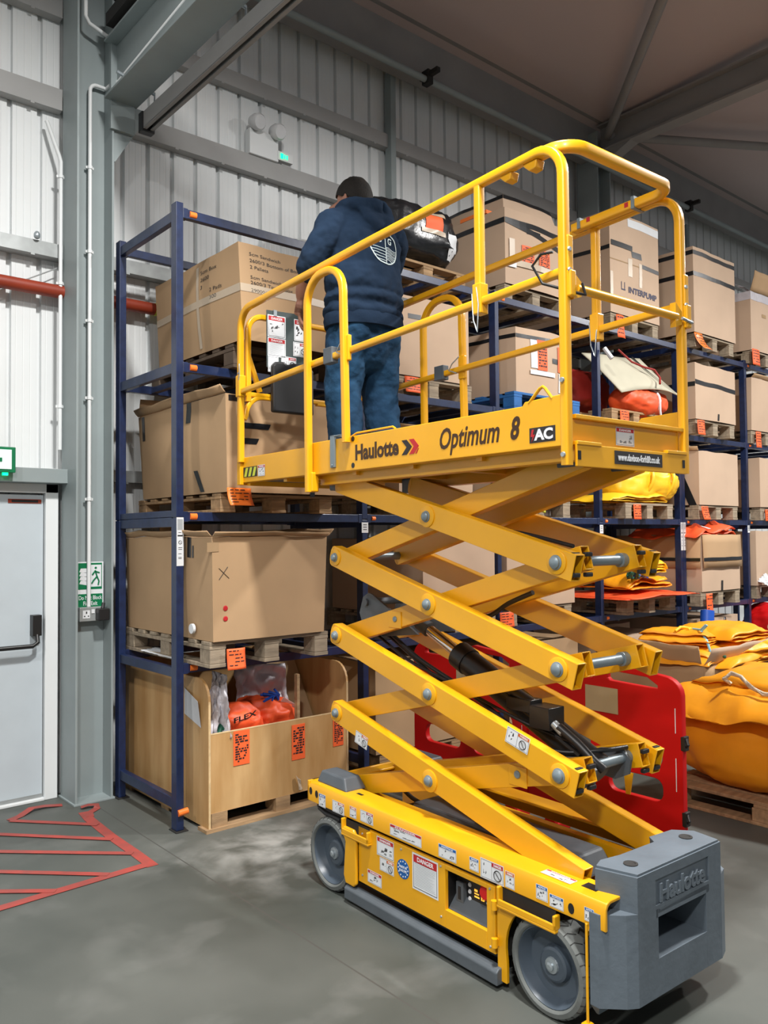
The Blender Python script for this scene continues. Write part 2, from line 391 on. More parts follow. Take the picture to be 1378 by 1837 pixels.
for q in ((5.1, 2.6), (10.4, 3.35)):
    b = MB('beam'); b.tube([(7.5, 5.05, 5.94), (q[0], q[1], 5.98)], .045, n=10); trim(b, smooth=40)
# small clamps on the eaves tube
for x in (4.9, 9.3, 12.2):
    b = MB('blackm'); b.box(x-.02, x+.02, 4.98, 5.2, 5.66, 5.70); b.box(x-.03, x+.03, 5.08, 5.16, 5.60, 5.72); trim(b)
# deep beam that runs out from the column towards the door track
b = MB('col'); b.box(2.10, 2.115, 0, 5.13, 4.50, 4.86); b.box(2.02, 2.24, 0, 5.13, 4.49, 4.505); b.box(2.02, 2.24, 0, 5.13, 4.86, 4.875)
b.box(2.06, 2.22, 5.11, 5.14, 4.3, 4.9)
trim(b, bevel=.003)
b = MB('blackm'); b.box(2.0, 2.06, 0, 5.05, 4.92, 5.0); b.tube([(2.0, .2, 5.08), (2.03, 4.95, 5.06)], .03, n=8); b.tube([(2.08, .2, 5.16), (2.1, 4.95, 5.12)], .025, n=8); trim(b, smooth=40)
b = MB('col'); b.hexa([(2.09, 5.14, 4.1), (2.10, 5.14, 4.1), (2.10, 5.38, 4.1), (2.09, 5.38, 4.1), (2.09, 5.14, 4.5), (2.34, 5.14, 4.5), (2.34, 5.38, 4.5), (2.09, 5.38, 4.5)]); trim(b)
# door track: a steel channel hung below on rods
t = tag(empty('door_track', (2.262, 5.02, 4.36)), 'long grey steel channel hanging from threaded rods, with a black stop at its lower end', 'track')
b = MB('beam'); b.box(-.03, .03, -4.6, 0, .045, .055); b.box(-.035, -.027, -4.6, 0, -.05, .055); b.box(.027, .035, -4.6, 0, -.05, .055); b.box(-.035, -.012, -4.6, 0, -.055, -.047); b.box(.012, .035, -4.6, 0, -.055, -.047)
b.build('channel', t)
MB('black').box(-.045, .045, -.03, .03, -.07, .06).build('end_stop', t, bevel=.005)
for y in (-.12, -1.25, -2.6):
    b = MB('steel'); b.tube([(0, y, .05), (0, y, .15)], .006, n=8); b.tube([(0, y, .14), (-.25, y, .2)], .012, n=8); b.box(-.02, .02, y-.02, y+.02, .05, .065); b.build('hanger_bracket', t, smooth=40)
# red oxide pipe along the wall
b = MB('pipe'); b.tube([(-6, 5.38, 3.25), (2.62, 5.38, 3.25)], .042, n=16); b.use('hazy'); b.tube([(2.48, 5.38, 3.25), (2.54, 5.38, 3.25)], .0435, n=16)
tag(b.build('sprinkler_pipe', smooth=50), 'long dark red pipe running level along the white wall behind the first rack', 'pipe')
# conduits
def conduit(pts, lab, clips, r=.0125):
    t = tag(empty('cable_conduit', pts[0]), lab, 'conduit'); o = Vector(pts[0])
    MB('clad').tube([Vector(p)-o for p in pts], r, n=12).build('pipe', t, smooth=50)
    for c in clips:
        c = Vector(c)-o; b = MB('clad'); b.box(c.x-.026, c.x+.026, c.y+.002, c.y+.012, c.z-.008, c.z+.008); b.cyl(c+Vector((0, .0, -.01)), c+Vector((0, 0, .01)), r+.005, 12); b.build('saddle_clip', t)
    return t
wy = 5.220
cl = [(1.965, wy, 1.215)]+[(1.965, wy, 4.56)]+arc((2.01, wy, 4.56), (0, 0, 1), (-1, 0, 0), .045, pi/2, 0, 5)[1:]+[(2.07, wy, 4.605), (2.075, 5.16, 4.605), (2.11, 5.10, 4.62), (2.10, 2.0, 4.80)]
conduit(cl, 'white cable conduit rising up the web of the grey column from the wall socket', [(1.965, wy, z) for z in (1.9, 2.55, 3.05, 3.5, 4.05)])
conduit([(1.828, 5.36, 2.22), (1.828, 5.36, 4.1), (1.82, 5.37, 4.14), (1.75, 5.40, 4.36)], 'white cable conduit on the left side of the column, above the fire door', [(1.828, 5.36, z) for z in (2.5, 3.3, 4.0)])
conduit([(1.90, 5.125, 6.0), (1.90, 5.125, 4.98), (1.93, 5.14, 4.95), (2.08, 5.14, 4.9)], 'short pale conduit high on the column that bends towards the deep beam', [(1.90, 5.125, 5.4)])
# fire door, frame and header channel
d = struct(empty('door_1', (1.2, 5.47, 0)))
b = MB('door'); b.box(-.45, .545, -.055, -.015, .02, 1.93); b.build('door_leaf', d, bevel=.003)
b = MB('clad'); b.box(.55, .63, -.085, .0, 0, 2.0); b.box(-.55, -.46, -.085, 0, 0, 2.0); b.box(-.55, .63, -.085, 0, 1.94, 2.0); b.box(-.46, .55, -.09, 0, 0, .018); b.build('door_frame', d, bevel=.004)
b = MB('galv'); b.box(-.5, .545, -.06, -.055, .02, .04); b.build('threshold_strip', d)
b = MB('black'); b.tube([(-.4, -.13, .98), (.46, -.13, .98), (.49, -.13, 1.0), (.495, -.10, 1.05)], .014, n=10); b.box(.465, .52, -.115, -.055, 1.04, 1.17); b.box(-.44, -.40, -.13, -.055, .93, 1.03); b.build('panic_bar', d, smooth=40, bevel=.002)
b = MB('pipe'); b.box(.33, .53, -.060, -.055, 1.875, 1.90); b.use('blackm'); b.box(.35, .51, -.062, -.06, 1.880, 1.895); b.build('closer_slot', d)
b = MB('col'); b.box(-6, 1.865, 5.28, 5.47, 2.0, 2.09); trim(b, bevel=.003)
b = MB('black'); b.box(1.80, 1.83, 5.43, 5.47, .05, .16); b.box(1.80, 1.83, 5.43, 5.47, .26, .28); trim(b)
# box exit sign (only its right end is in frame)
t = tag(empty('exit_sign', (1.33, 5.27, 2.125)), 'lit box sign with green border above the fire door, cut by the frame edge', 'sign')
b = MB('green'); b.box(-.20, .19, -.045, .0, -.075, .08); b.build('sign_box', t, bevel=.004)
b = MB('signl'); b.box(-.18, .165, -.05, -.045, -.055, .062); b.build('sign_face', t)
b = MB('green'); b.box(-.10, -.02, -.055, -.05, -.03, .04); b.prism([(.0, .0), (.05, .035), (.05, .012), (.11, .012), (.11, -.012), (.05, -.012), (.05, -.035)], 'y', -.055, -.05); b.build('pictogram', t)
MB('ledg').box(.12, .15, -.035, -.015, -.092, -.075).build('indicator_light', t)
# fire exit notice on the web of the column
t = tag(empty('fire_exit_notice', (1.98, 5.240, 1.33)), 'green and white notice reading Do Not Block Fire Exit on the grey column', 'sign')
b = MB('white'); b.box(-.085, .085, -.006, 0, -.19, .17); b.build('notice_board', t)
b = MB('green'); b.box(-.078, .075, -.008, -.006, -.005, .162); b.box(-.078, .078, -.008, -.006, -.185, -.035)
b.use('white')
for i in range(4): b.add([(-.072, -.0085, .03+.025*i), (-.02, -.0085, .02+.026*i), (-.012-.008*(i % 2), -.0085, .05+.026*i), (-.062, -.0085, .05+.026*i)], [(0, 1, 2, 3)])
b.box(.0, .07, -.0085, -.008, .01, .15); b.use('green')
m = frame((1, 0, 0), (0, 0, 1), (0, -.0092, 0))
for p, q in (((.03, .115), (.042, .075)), ((.042, .075), (.02, .05)), ((.042, .075), (.055, .045)), ((.055, .045), (.05, .02)), ((.02, .05), (.008, .03)), ((.03, .108), (.058, .098)), ((.03, .11), (.012, .085))):
    b.tube([m @ Vector((*p, 0)), m @ Vector((*q, 0))], .005, n=6)
b.lathe([(.008, 0), (.008, .001)], (.034, -.0095, .13), (0, 1, 0), 10)
b.build('pictogram_panel', t)
b = MB('white'); b.text('Do Not Block', frame((1, 0, 0), (0, 0, 1), (-.074, -.0088, -.072)), width=.148, height=.026, ext=.0004, off=.01); b.text('Fire Exit', frame((1, 0, 0), (0, 0, 1), (-.045, -.0088, -.108)), width=.09, height=.026, ext=.0004, off=.01); b.build('lettering', t)
# double socket with plug
t = tag(empty('wall_socket', (1.985, 5.24, 1.168)), 'metal double socket with a black plug, below the green notice', 'socket')
b = MB('galv'); b.box(-.085, .075, -.04, 0, -.045, .045); b.build('socket_box', t, bevel=.004)
b = MB('white'); b.box(-.065, -.02, -.042, -.04, -.025, .025); b.box(-.01, .01, -.044, -.04, .005, .03); b.use('ink'); b.box(-.046, -.038, -.043, -.042, .004, .018); b.box(-.058, -.05, -.043, -.042, -.015, -.008); b.box(-.034, -.026, -.043, -.042, -.015, -.008); b.build('socket_face', t)
b = MB('black'); b.box(.015, .085, -.10, -.042, -.04, .035); b.tube([(.05, -.07, .03), (.06, -.06, .07)], .012, n=8); b.build('plug', t, bevel=.008)
# emergency twin spot unit on the wall
t = tag(empty('emergency_light', (3.39, 5.42, 4.71)), 'white emergency light box with two round spot lamps high on the wall', 'light')
b = MB('clad'); b.box(-.13, .13, -.04, .04, -.11, .09); b.build('housing', t, bevel=.006)
for x in (-.085, .10):
    b = MB('lens'); b.lathe([(.02, -.05), (.05, -.04), (.062, 0), (.062, .04), (.05, .055)], (x, -.06, .135 if x < 0 else .115), (.1, -1, -.35), 20); h = b.build('spot_lamp', t, smooth=50)
b = MB('ledg'); b.box(.145, .17, -.05, -.045, -.075, -.035); b.box(.18, .188, -.05, -.045, -.07, -.04); b.box(.20, .21, -.05, -.045, -.07, -.04); b.use('clad'); b.box(.12, .26, -.045, .0, -.09, -.02); b.build('indicator', t)
# small silver spot on the left rail
t = tag(MB('steel').lathe([(.012, 0), (.02, .01), (.02, .03), (.01, .045)], (1.68, 5.36, 3.56), (0, 0, 1), 14).build('pipe_cap', smooth=50), 'small silver cap standing on the wall rail left of the column', 'cap')
b = MB('galv'); b.tube([(1.40, 5.375, 3.16), (1.84, 5.40, 3.42)], .004, n=6); tag(b.build('tie_wire'), 'thin wire slanting from the wall rail down to the dark red pipe', 'wire')
# red floor tape
def tape(pts, w_, lab, z=.002, name='floor_marking_tape', grp='red hatching tape on the floor'):
    pts = [Vector((p[0], p[1], p[2] if len(p) > 2 else z)) for p in pts]; b = MB('tapef'); vs = []
    for i, p in enumerate(pts):
        d = ((pts[min(i+1, len(pts)-1)]-pts[max(i-1, 0)])); d.z = 0; d.normalize(); s = Vector((-d.y, d.x, 0))*w_/2; vs += [p+s, p-s]
    b.add(vs, [(2*i, 2*i+1, 2*i+3, 2*i+2) for i in range(len(pts)-1)])
    return tag(b.build(name, solid=.0012), lab, 'tape', grp)
tape([(1.85, 4.99), (1.83, 4.84), (1.815, 4.49), (1.815, 4.16), (1.81, 3.94)], .06, 'red border tape on the floor running from the column towards the camera')
tape([(1.83, 3.975), (1.56, 3.965), (1.32, 3.955), (1.09, 3.945), (.6, 3.93)], .055, 'red border tape on the floor crossing in front of the hatching, nearest the camera', z=.0035)
tape([(1.47, 5.12), (1.83, 4.71)], .038, 'red hatching stripe farthest from the camera, next to the fire door', z=.0052)
tape([(1.30, 4.99), (1.80, 4.43)], .038, 'second red hatching stripe counted from the fire door', z=.0052)
tape([(1.15, 4.78), (1.80, 4.16)], .038, 'third and longest red hatching stripe, in the middle of the hatched area', z=.0052)
tape([(1.0, 4.58), (1.60, 3.98)], .038, 'fourth red hatching stripe counted from the fire door', z=.0052)
tape([(.9, 4.33), (1.34, 3.96)], .038, 'last red hatching stripe, nearest to the camera', z=.0052)
tape([(1.80, 5.21), (1.70, 5.235, .012), (1.62, 5.22, .02), (1.54, 5.17, .004), (1.47, 5.13, .004)], .05, 'twisted loose red tape lying in front of the fire door sill', z=.003)
tape([(1.86, 5.06, .012), (1.90, 5.05, .02), (1.945, 5.03, .018), (1.935, 5.0, .004), (1.87, 4.95, .003), (1.85, 4.88, .003)], .045, 'peeled curl of red tape end beside the foot of the grey column', z=.004)
# ================================================================ THE SCISSOR LIFT  (local x = across, y = length towards the wall)
LT = tag(empty('scissor_lift', (2.25, 1.82, 0), -radians(2.1)), 'raised yellow scissor lift with a grey cast block at its near end', 'lift')
WID = .70
UN, VN = (0, -1, 0), (0, 0, 1)      # right and up as seen on the near side
def mir(x): return WID-x
def chassis():
    b = MB('yellow')
    for s in (0, 1):
        prof = [(.006, .375), (.006, .445), (.014, .462), (.032, .470), (.125, .470), (.125, .458), (.036, .458), (.024, .452), (.018, .442), (.018, .375)]
        if s: prof = [(mir(x), z) for x, z in reversed(prof)]
        b.prism(prof, 'y', -.25, 1.485)
    b.box(.006, .694, 1.47, 1.485, .375, .47); b.box(.02, .68, 1.40, 1.47, .455, .468)
    b.box(.10, .60, -.05, 1.4, .24, .26)
    return b
fixn(chassis().build('chassis_frame', LT, bevel=.003, smooth=30))
b = MB('darkgrey'); b.box(.12, .58, -.06, 1.42, .20, .24); b.box(.10, .16, -.05, 1.38, .24, .40); b.box(.54, .60, -.05, 1.38, .24, .40); b.split('inner_tray', LT)
b = MB('darkgrey'); b.hexa([(.24, .05, .37), (.47, .05, .37), (.47, 1.0, .37), (.24, 1.0, .37), (.25, .10, .44), (.46, .10, .44), (.46, .98, .44), (.25, .98, .44)]); b.box(.27, .33, .55, .60, .44, .46); b.build('battery_cover', LT, bevel=.01)
b = MB('yellow'); b.box(.20, .215, .0, 1.35, .26, .43); b.box(.49, .505, .0, 1.35, .26, .43); b.box(.185, .215, .0, 1.35, .43, .438); b.box(.49, .525, .0, 1.35, .43, .438); b.split('slide_channel', LT)
def hole_marks():
    b = MB('black'); 
    for y, z in ((1.455, .425), (1.405, .42), (1.235, .395), (-.113, .405)):
        pts = [(-(y)+.013*cos(a), z+.018*sin(a)) for a in [pi*2*i/12 for i in range(12)]]
        b.quad(*[(.0052, -p, q) for p, q in pts])
    b.box(.05, .09, -.18, -.12, .4698, .4712); b.box(.06, .075, 1.12, 1.16, .4698, .4712)
    return b
hole_marks().split('lightening_hole', LT)
b = MB('darkgrey')
for x0 in (.03, .55):
    b.hexa([(x0, 1.20, .468), (x0+.12, 1.20, .468), (x0+.12, 1.44, .468), (x0, 1.44, .468), (x0+.015, 1.235, .525), (x0+.105, 1.235, .525), (x0+.105, 1.42, .525), (x0+.015, 1.42, .525)])
b.split('beacon_cap', LT, bevel=.008)
# near side swing out tray panel
P0, P1 = .012, .03
b = MB('yellow')
hy0, hy1, hz0, hz1 = .285, .512, .185, .34
for y0, y1, z0, z1 in ((.243, hy0, .115, .358), (hy1, 1.08, .115, .358), (hy0, hy1, .115, hz0), (hy0, hy1, hz1, .358)):
    b.box(P0, P1, y0, y1, z0, z1)
b.box(P1, .12, .25, 1.07, .115, .125)
b.build('side_panel', LT, bevel=.002)
b = MB('yellow'); b.prism([(1.08, .10), (1.08, .31), (1.10, .335), (1.175, .335), (1.185, .31), (1.16, .27), (1.175, .12), (1.16, .085), (1.10, .085)], 'x', -.005, .012); fixn(b.build('rear_mudguard', LT, bevel=.006))
b = MB('yellow'); b.box(WID-.03, WID-.012, .24, 1.18, .115, .358); b.build('side_panel', LT)
# front mudguard with wheel arch, both sides
for s in (0, 1):
    poly = [(.235, .37), (.235, .03), (.19, .03), (.19, .10)]+[(.195*cos(a), .16+.195*sin(a)) for a in [radians(-2+9*i) for i in range(8)]]+[(.085, .37)]
    b = MB('yellow'); x0 = .014 if not s else WID-.028; b.prism(poly, 'x', x0, x0+.014)
    fixn(b.build('front_mudguard', LT, bevel=.002))
def step_pocket(y0, y1, z):
    b = MB('yellow'); x = -.010
    b.box(x, .02, y1-.012, y1, z-.01, z+.055); b.box(x, .02, y0, y0+.012, z-.01, z+.04); b.box(x, .02, y0, y1, z-.02, z-.008); b.box(x, x+.008, y0, y1, z-.012, z+.012)
    b.build('step_rung', LT, bevel=.004)
    b = MB('blackm'); b.box(.012, .0125, y0+.012, y1-.012, z, z+.05); b.build('step_recess', LT)
step_pocket(.985, 1.185, .315); step_pocket(-.055, .215, .322)
b = MB('darkgrey'); b.prism([(-.012, .02), (-.012, .066), (.0, .078), (.03, .078), (.03, .02)], 'y', .215, 1.16); fixn(b.build('pothole_guard', LT, bevel=.004))
b = MB('darkgrey'); b.box(WID-.02, WID+.02, .215, 1.16, .02, .08); b.build('pothole_guard', LT, bevel=.004)
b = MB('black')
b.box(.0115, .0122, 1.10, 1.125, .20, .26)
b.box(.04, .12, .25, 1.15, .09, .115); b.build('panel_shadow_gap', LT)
b = MB('blackm'); b.box(.085, .45, .24, 1.16, .09, .36); b.build('battery_pack', LT)
# hinges and small bolts of the panel
b = MB('yellow')
for z in (.165, .30): b.cyl((.0, .235, z-.016), (.0, .235, z+.016), .012, 10); b.box(.0, .02, .225, .245, z-.012, z+.012)
b.split('hinge', LT, smooth=40)
for y, z in ((.267, .345), (.267, .135), (.535, .345), (.535, .15), (1.05, .33), (1.05, .15), (.78, .34)):
    MB('steel').lathe([(.005, 0), (.004, .004)], (P0, y, z), (-1, 0, 0), 8).build('panel_screw', LT)
# ground control panel sunk behind the opening
cp = MB('black'); cp.box(.075, .08, hy0, hy1, hz0, hz1); cp.box(.03, .08, hy0-.002, hy0, hz0, hz1); cp.box(.03, .08, hy1, hy1+.002, hz0, hz1); cp.use('darkgrey'); cp.hexa([(.030, hy0, hz0), (.08, hy0, hz0), (.08, hy1, hz0), (.030, hy1, hz0), (.074, hy0, hz0+.05), (.08, hy0, hz0+.05), (.08, hy1, hz0+.05), (.074, hy1, hz0+.05)])
cpo = cp.build('control_panel', LT)
b = MB('darkgrey'); b.box(.055, .075, .455, .495, .215, .29); b.use('ink'); b.box(.053, .055, .468, .483, .225, .275); b.build('selector_switch', cpo, bevel=.002)
b = MB('white')
for z in (.235, .262, .288): b.lathe([(.009, 0), (.006, .004)], (.074, .437, z), (-1, 0, 0), 12)
b.split('push_button', cpo)
b = MB('ledo'); m = frame(UN, VN, (.0735, .415, .275))
b.box(.0735, .074, .395, .412, .272, .281); b.box(.0735, .074, .388, .412, .262, .267); b.box(.0735, .074, .385, .412, .250, .256); b.tube([(.073, .372, .285), (.073, .36, .285), (.073, .36, .25), (.073, .372, .25)], .0025, n=5, closed=True); b.box(.0735, .074, .36, .372, .262, .267); b.use('white'); b.prism([(.340, .28), (.35, .265), (.33, .265)], 'x', .0735, .074); b.prism([(.340, .235), (.35, .25), (.33, .25)], 'x', .0735, .074); b.build('display', cpo)
MB('redb').lathe([(.012, 0), (.012, .02), (.028, .022), (.030, .034), (.022, .044)], (.074, .318, .305), (-1, 0, 0), 24).build('emergency_stop', cpo, smooth=40)
b = MB('steel'); b.lathe([(.010, 0), (.010, .02), (.006, .022)], (.07, .305, .215), (-1, 0, 0), 14); b.build('key_switch', cpo, smooth=40)
# wheels
def wheel(x, y, side, r=.165, wd=.10):
    c = Vector((x, y, r)); A = Vector((-1 if side == 0 else 1, 0, 0))
    t = MB('tyre'); t.lathe([(r*.81, -wd*.4), (r*.81, wd*.42), (r*.83, wd*.47), (r*.86, wd*.5), (r*.95, wd*.47), (r, wd*.36), (r, -wd*.36), (r*.95, -wd*.5), (r*.6, -wd*.5)], c, A, 48, c0=False)
    for i in range(30):
        a = 2*pi*i/30; u = Vector((0, cos(a), sin(a))); v = Vector((0, -sin(a), cos(a)))
        for q in (1, -1):
            p0 = c+A*(wd*.48*q)+u*r*.952; p1 = c+A*(wd*.34*q)+u*(r*1.004); p2 = c+A*(wd*.05*q)+u*(r*1.005)+v*r*.09
            t.use('blackm'); t.tube([p0, p1, p2], .0016, n=4)
    t.use('tyre')
    to = t.build('wheel', LT, smooth=35)
    b = MB('rim'); b.lathe([(r*.82, wd*.40), (r*.79, wd*.42), (r*.76, wd*.30), (r*.68, -wd*.05), (r*.38, -wd*.12), (r*.35, wd*.10), (r*.30, wd*.15), (r*.1, wd*.15)], c, A, 40, c0=False); b.build('rim', to, smooth=30)
    b = MB('steel'); b.lathe([(r*.17, wd*.15), (r*.16, wd*.22), (r*.09, wd*.24), (r*.09, wd*.32), (r*.05, wd*.36)], c, A, 14, c0=False); b.build('hub', to, smooth=25)
for y in (0, 1.305):
    wheel(.055, y, 0); wheel(WID-.055, y, 1)
b = MB('black'); b.box(.03, .13, 1.20, 1.44, .345, .375); b.tube([(.03, 1.42, .35), (.03, 1.36, .335), (.03, 1.24, .335)], .012, n=6); b.build('steering_linkage', LT, bevel=.004)
b = MB('black'); b.box(.13, .57, -.03, .03, .13, .2); b.box(.13, .57, 1.27, 1.34, .13, .2); b.split('axle', LT)
# cast counterweight block with a pocket through its face
def counterweight():
    b = MB('cast'); zb, zt, zu = .10, .425, .548
    # lower body outline (plan), pocket cut as separate walls
    px0, px1, pz0, pz1 = .212, .502, .252, .397
    out_ = [(.0, -.05), (.0, -.225), (.065, -.285), (.10, -.305), (.60, -.305), (.655, -.285), (.70, -.225), (.70, -.05)]
    left = [(.0, -.19), (.0, -.225), (.065, -.285), (.10, -.305), (px0, -.305), (px0, -.19)]
    right = [(px1, -.19), (px1, -.305), (.60, -.305), (.655, -.285), (.70, -.225), (.70, -.19)]
    b.prism(left, 'z', zb+.03, zt); b.prism(right, 'z', zb+.03, zt)
    b.box(px0, px1, -.305, -.10, zb+.03, pz0); b.box(px0, px1, -.305, -.10, pz1, zt); b.box(px0, px1, -.12, -.10, pz0, pz1); b.box(.14, px0, -.19, -.10, zb+.05, zt); b.box(px1, .56, -.19, -.10, zb+.05, zt)
    b.hexa([(.03, -.19, zb-.01), (.67, -.19, zb-.01), (.67, -.20, zb-.01), (.03, -.20, zb-.01), (0, -.19, zb+.03), (.7, -.19, zb+.03), (.70, -.225, zb+.03), (0, -.225, zb+.03)])
    b.hexa([(.12, -.20, zb-.01), (.58, -.20, zb-.01), (.60, -.305, zb+.03), (.10, -.305, zb+.03), (.10, -.2, zb+.03), (.6, -.2, zb+.03), (.60, -.305, zb+.031), (.10, -.305, zb+.031)])
    # upper block: face frame with sunk name field
    nx0, nx1, nz0, nz1 = .20, .52, .405, .508
    top = [(.075, -.22), (.10, -.305), (.60, -.305), (.615, -.20), (.56, -.14), (.43, -.13), (.40, -.17), (.20, -.165), (.11, -.15), (.06, -.17)]
    b.prism(top, 'z', nz1, zu-.008); b.prism([(x*.97+.0105, y*.98-.002) for x, y in top], 'z', zu-.008, zu)
    b.prism([(.075, -.22), (.10, -.305), (nx0, -.305), (nx0, -.165), (.11, -.15), (.06, -.17)], 'z', zt, nz1)
    b.prism([(nx1, -.137), (nx1, -.305), (.60, -.305), (.615, -.20), (.56, -.14)], 'z', zt, nz1)
    b.box(nx0, nx1, -.298, -.168, zt, nz1); b.box(nx0, nx1, -.305, -.29, nz0-.02, zt-.012)
    o = fixn(b.build('counterweight', LT, bevel=.005, bseg=3))
    t = MB('cast'); t.text('Haulotte', frame((1, 0, 0), (0, 0, 1), (.225, -.299, .428)), width=.27, height=.062, ext=.008, off=.03); t.build('embossed_name', o, bevel=.0015, bseg=1)
    for x, y in ((.165, -.235), (.525, -.215)):
        t = MB('blackm'); t.lathe([(.024, 0), (.024, .003), (.017, .0035), (.014, .001)], (x, y, zu), (0, 0, 1), 20); t.build('plug_hole', o)
counterweight()
b = MB('yellow'); b.box(.002, .008, -.180, -.170, .05, .38); b.box(-.012, .02, -.19, -.16, .045, .062); b.build('descent_stay', LT, bevel=.003)
# ---------------- scissor stack
PZ = [.43, .80, 1.17, 1.545, 1.905]; YR, YF = 1.36, .0
OUT = ((.095, .145), (.555, .605)); INN = ((.165, .215), (.485, .535))
def arm(x0, x1, ya, za, yb, zb, h=.098, ea=.05, eb=.075, openend=True, hb=None):
    """hollow box section from a (rear) to b (front)"""
    a = Vector((0, ya, za)); c = Vector((0, yb, zb)); d = (c-a).normalized(); n = Vector((0, -d.z, d.y))
    if n.z < 0: n = -n
    a = a-d*ea; c = c+d*eb; t = .005; b = MB('yellow')
    def pl(xa, xb, o0, o1, e0=0):
        b.hexa([Vector((xa, 0, 0))+a+n*o0, Vector((xb, 0, 0))+a+n*o0, Vector((xb, 0, 0))+c+n*o0, Vector((xa, 0, 0))+c+n*o0,
                Vector((xa, 0, 0))+a+n*o1, Vector((xb, 0, 0))+a+n*o1, Vector((xb, 0, 0))+c+n*o1, Vector((xa, 0, 0))+c+n*o1])
    pl(x0, x0+t, -h/2, h/2); pl(x1-t, x1, -h/2, h/2); pl(x0+t, x1-t, h/2-t, h/2); pl(x0+t, x1-t, -h/2, -h/2+t)
    # rear end is closed and rounded
    p = [Vector((0, 0, 0))+a+n*(h/2*sin(q))-d*(h*.22*cos(q)) for q in [radians(-90+30*i) for i in range(7)]]
    b.prism([(v.y, v.z) for v in p], 'x', x0, x1)
    o = fixn(b.build('scissor_arm', LT, bevel=.0035, bseg=2)); return o
def boss(o, x, y, z, s, r=.043, br=.026, washer=True):
    b = MB('yellow'); b.lathe([(r, 0), (r, .004), (r*.92, .006)], (x, y, z), (s, 0, 0), 24); b.build('boss_plate', o, smooth=40)
    b = MB('pin'); b.lathe([(br, .006), (br, .009), (br*.82, .011), (br*.80, .018), (br*.5, .024), (.001, .025)], (x, y, z), (s, 0, 0), 22); b.build('pivot_bolt', o, smooth=35)
for k in range(4):
    for i, (x0, x1) in enumerate(OUT):
        fr = (YF, PZ[k]) if k else (-.03, .47)
        re = (YR, PZ[k+1]) if k < 3 else (YR-.02, PZ[4])
        o = arm(x0, x1, re[0], re[1], fr[0], fr[1], eb=.075 if k else .06, ea=.03 if k < 3 else .0)
        s = -1 if i == 0 else 1; xf = x0 if i == 0 else x1
        if k < 3: boss(o, xf, YR, PZ[k+1], s, .040, .022)
        if k: boss(o, xf, YF, PZ[k], s, .043, .027)
        boss(o, xf, .69, (PZ[k]+PZ[k+1])/2+(.012 if k == 0 else 0), s, .046, .024)
        if k == 1 and i == 0:
            d = Vector((0, YF-YR, PZ[1]-PZ[2])).normalized(); label_plate(o, (x0-.0015, .26, .872), d, (0, d.z, -d.y), .115, .062, 'orh', 'WARNING', 'split', 5)
        if k == 0 and i == 0:
            d = Vector((0, fr[0]-re[0], fr[1]-re[1])).normalized(); label_plate(o, (x0-.0015, 1.215, .690), d, (0, d.z, -d.y), .095, .058, 'orh', 'WARNING', 'split', 6)
    for i, (x0, x1) in enumerate(INN):
        re = (YR, PZ[k]) if k else (YR+.03, .435)
        fr = (YF, PZ[k+1])
        arm(x0, x1, re[0], re[1], fr[0], fr[1], h=.088, ea=.02, eb=.06)
for z in PZ[1:4]:
    b = MB('pin'); b.cyl((.145, YF, z), (.555, YF, z), .019, 16); b.cyl((.215, YF, z), (.245, YF, z), .027, 16); b.cyl((.455, YF, z), (.485, YF, z), .027, 16); b.split('cross_shaft', LT, smooth=40)
    b = MB('pin'); b.cyl((.145, YR, z), (.555, YR, z), .019, 16); b.split('cross_shaft', LT, smooth=40)
for z in (PZ[3], PZ[1]):
    b = MB('black')
    for x0, x1 in OUT+INN:
        b.box(x0+.006, x1-.006, YF-.070, YF-.052, z-.052, z-.036); b.box(x0+.006, x1-.006, YF-.070, YF-.052, z+.02, z+.036)
    b.split('rubber_buffer', LT, bevel=.004)
for z in [(PZ[k]+PZ[k+1])/2 for k in range(4)]:
    b = MB('darkgrey'); b.cyl((.145, .69, z), (.20, .69, z), .03, 14); b.cyl((.50, .69, z), (.555, .69, z), .03, 14); b.split('pivot_sleeve', LT, smooth=40)
b = MB('darkgrey'); b.box(.10, .14, YR-.06, YR+.06, 1.87, 1.945); b.box(.56, .60, YR-.06, YR+.06, 1.87, 1.945); b.split('slide_block', LT, bevel=.006)
b = MB('darkgrey'); b.box(.16, .22, -.06, .05, 1.885, 1.945); b.box(.48, .54, -.06, .05, 1.885, 1.945); b.split('hinge_block', LT, bevel=.006)
# lower inner cross bracket bolts
for y, z in ((.26, .735), ):
    b = MB('yellow'); b.box(.160, .166, y-.045, y+.045, z-.045, z+.03); b.use('pin'); b.lathe([(.016, 0), (.014, .006)], (.160, y, z), (-1, 0, 0), 14); b.build('cylinder_anchor', LT, bevel=.002)
for y, z in ((.99, 1.27), ):
    b = MB('yellow'); b.box(.160, .166, y-.04, y+.05, z-.04, z+.035); b.use('pin'); b.lathe([(.014, 0), (.012, .006)], (.160, y, z), (-1, 0, 0), 14); b.build('cylinder_anchor', LT, bevel=.002)
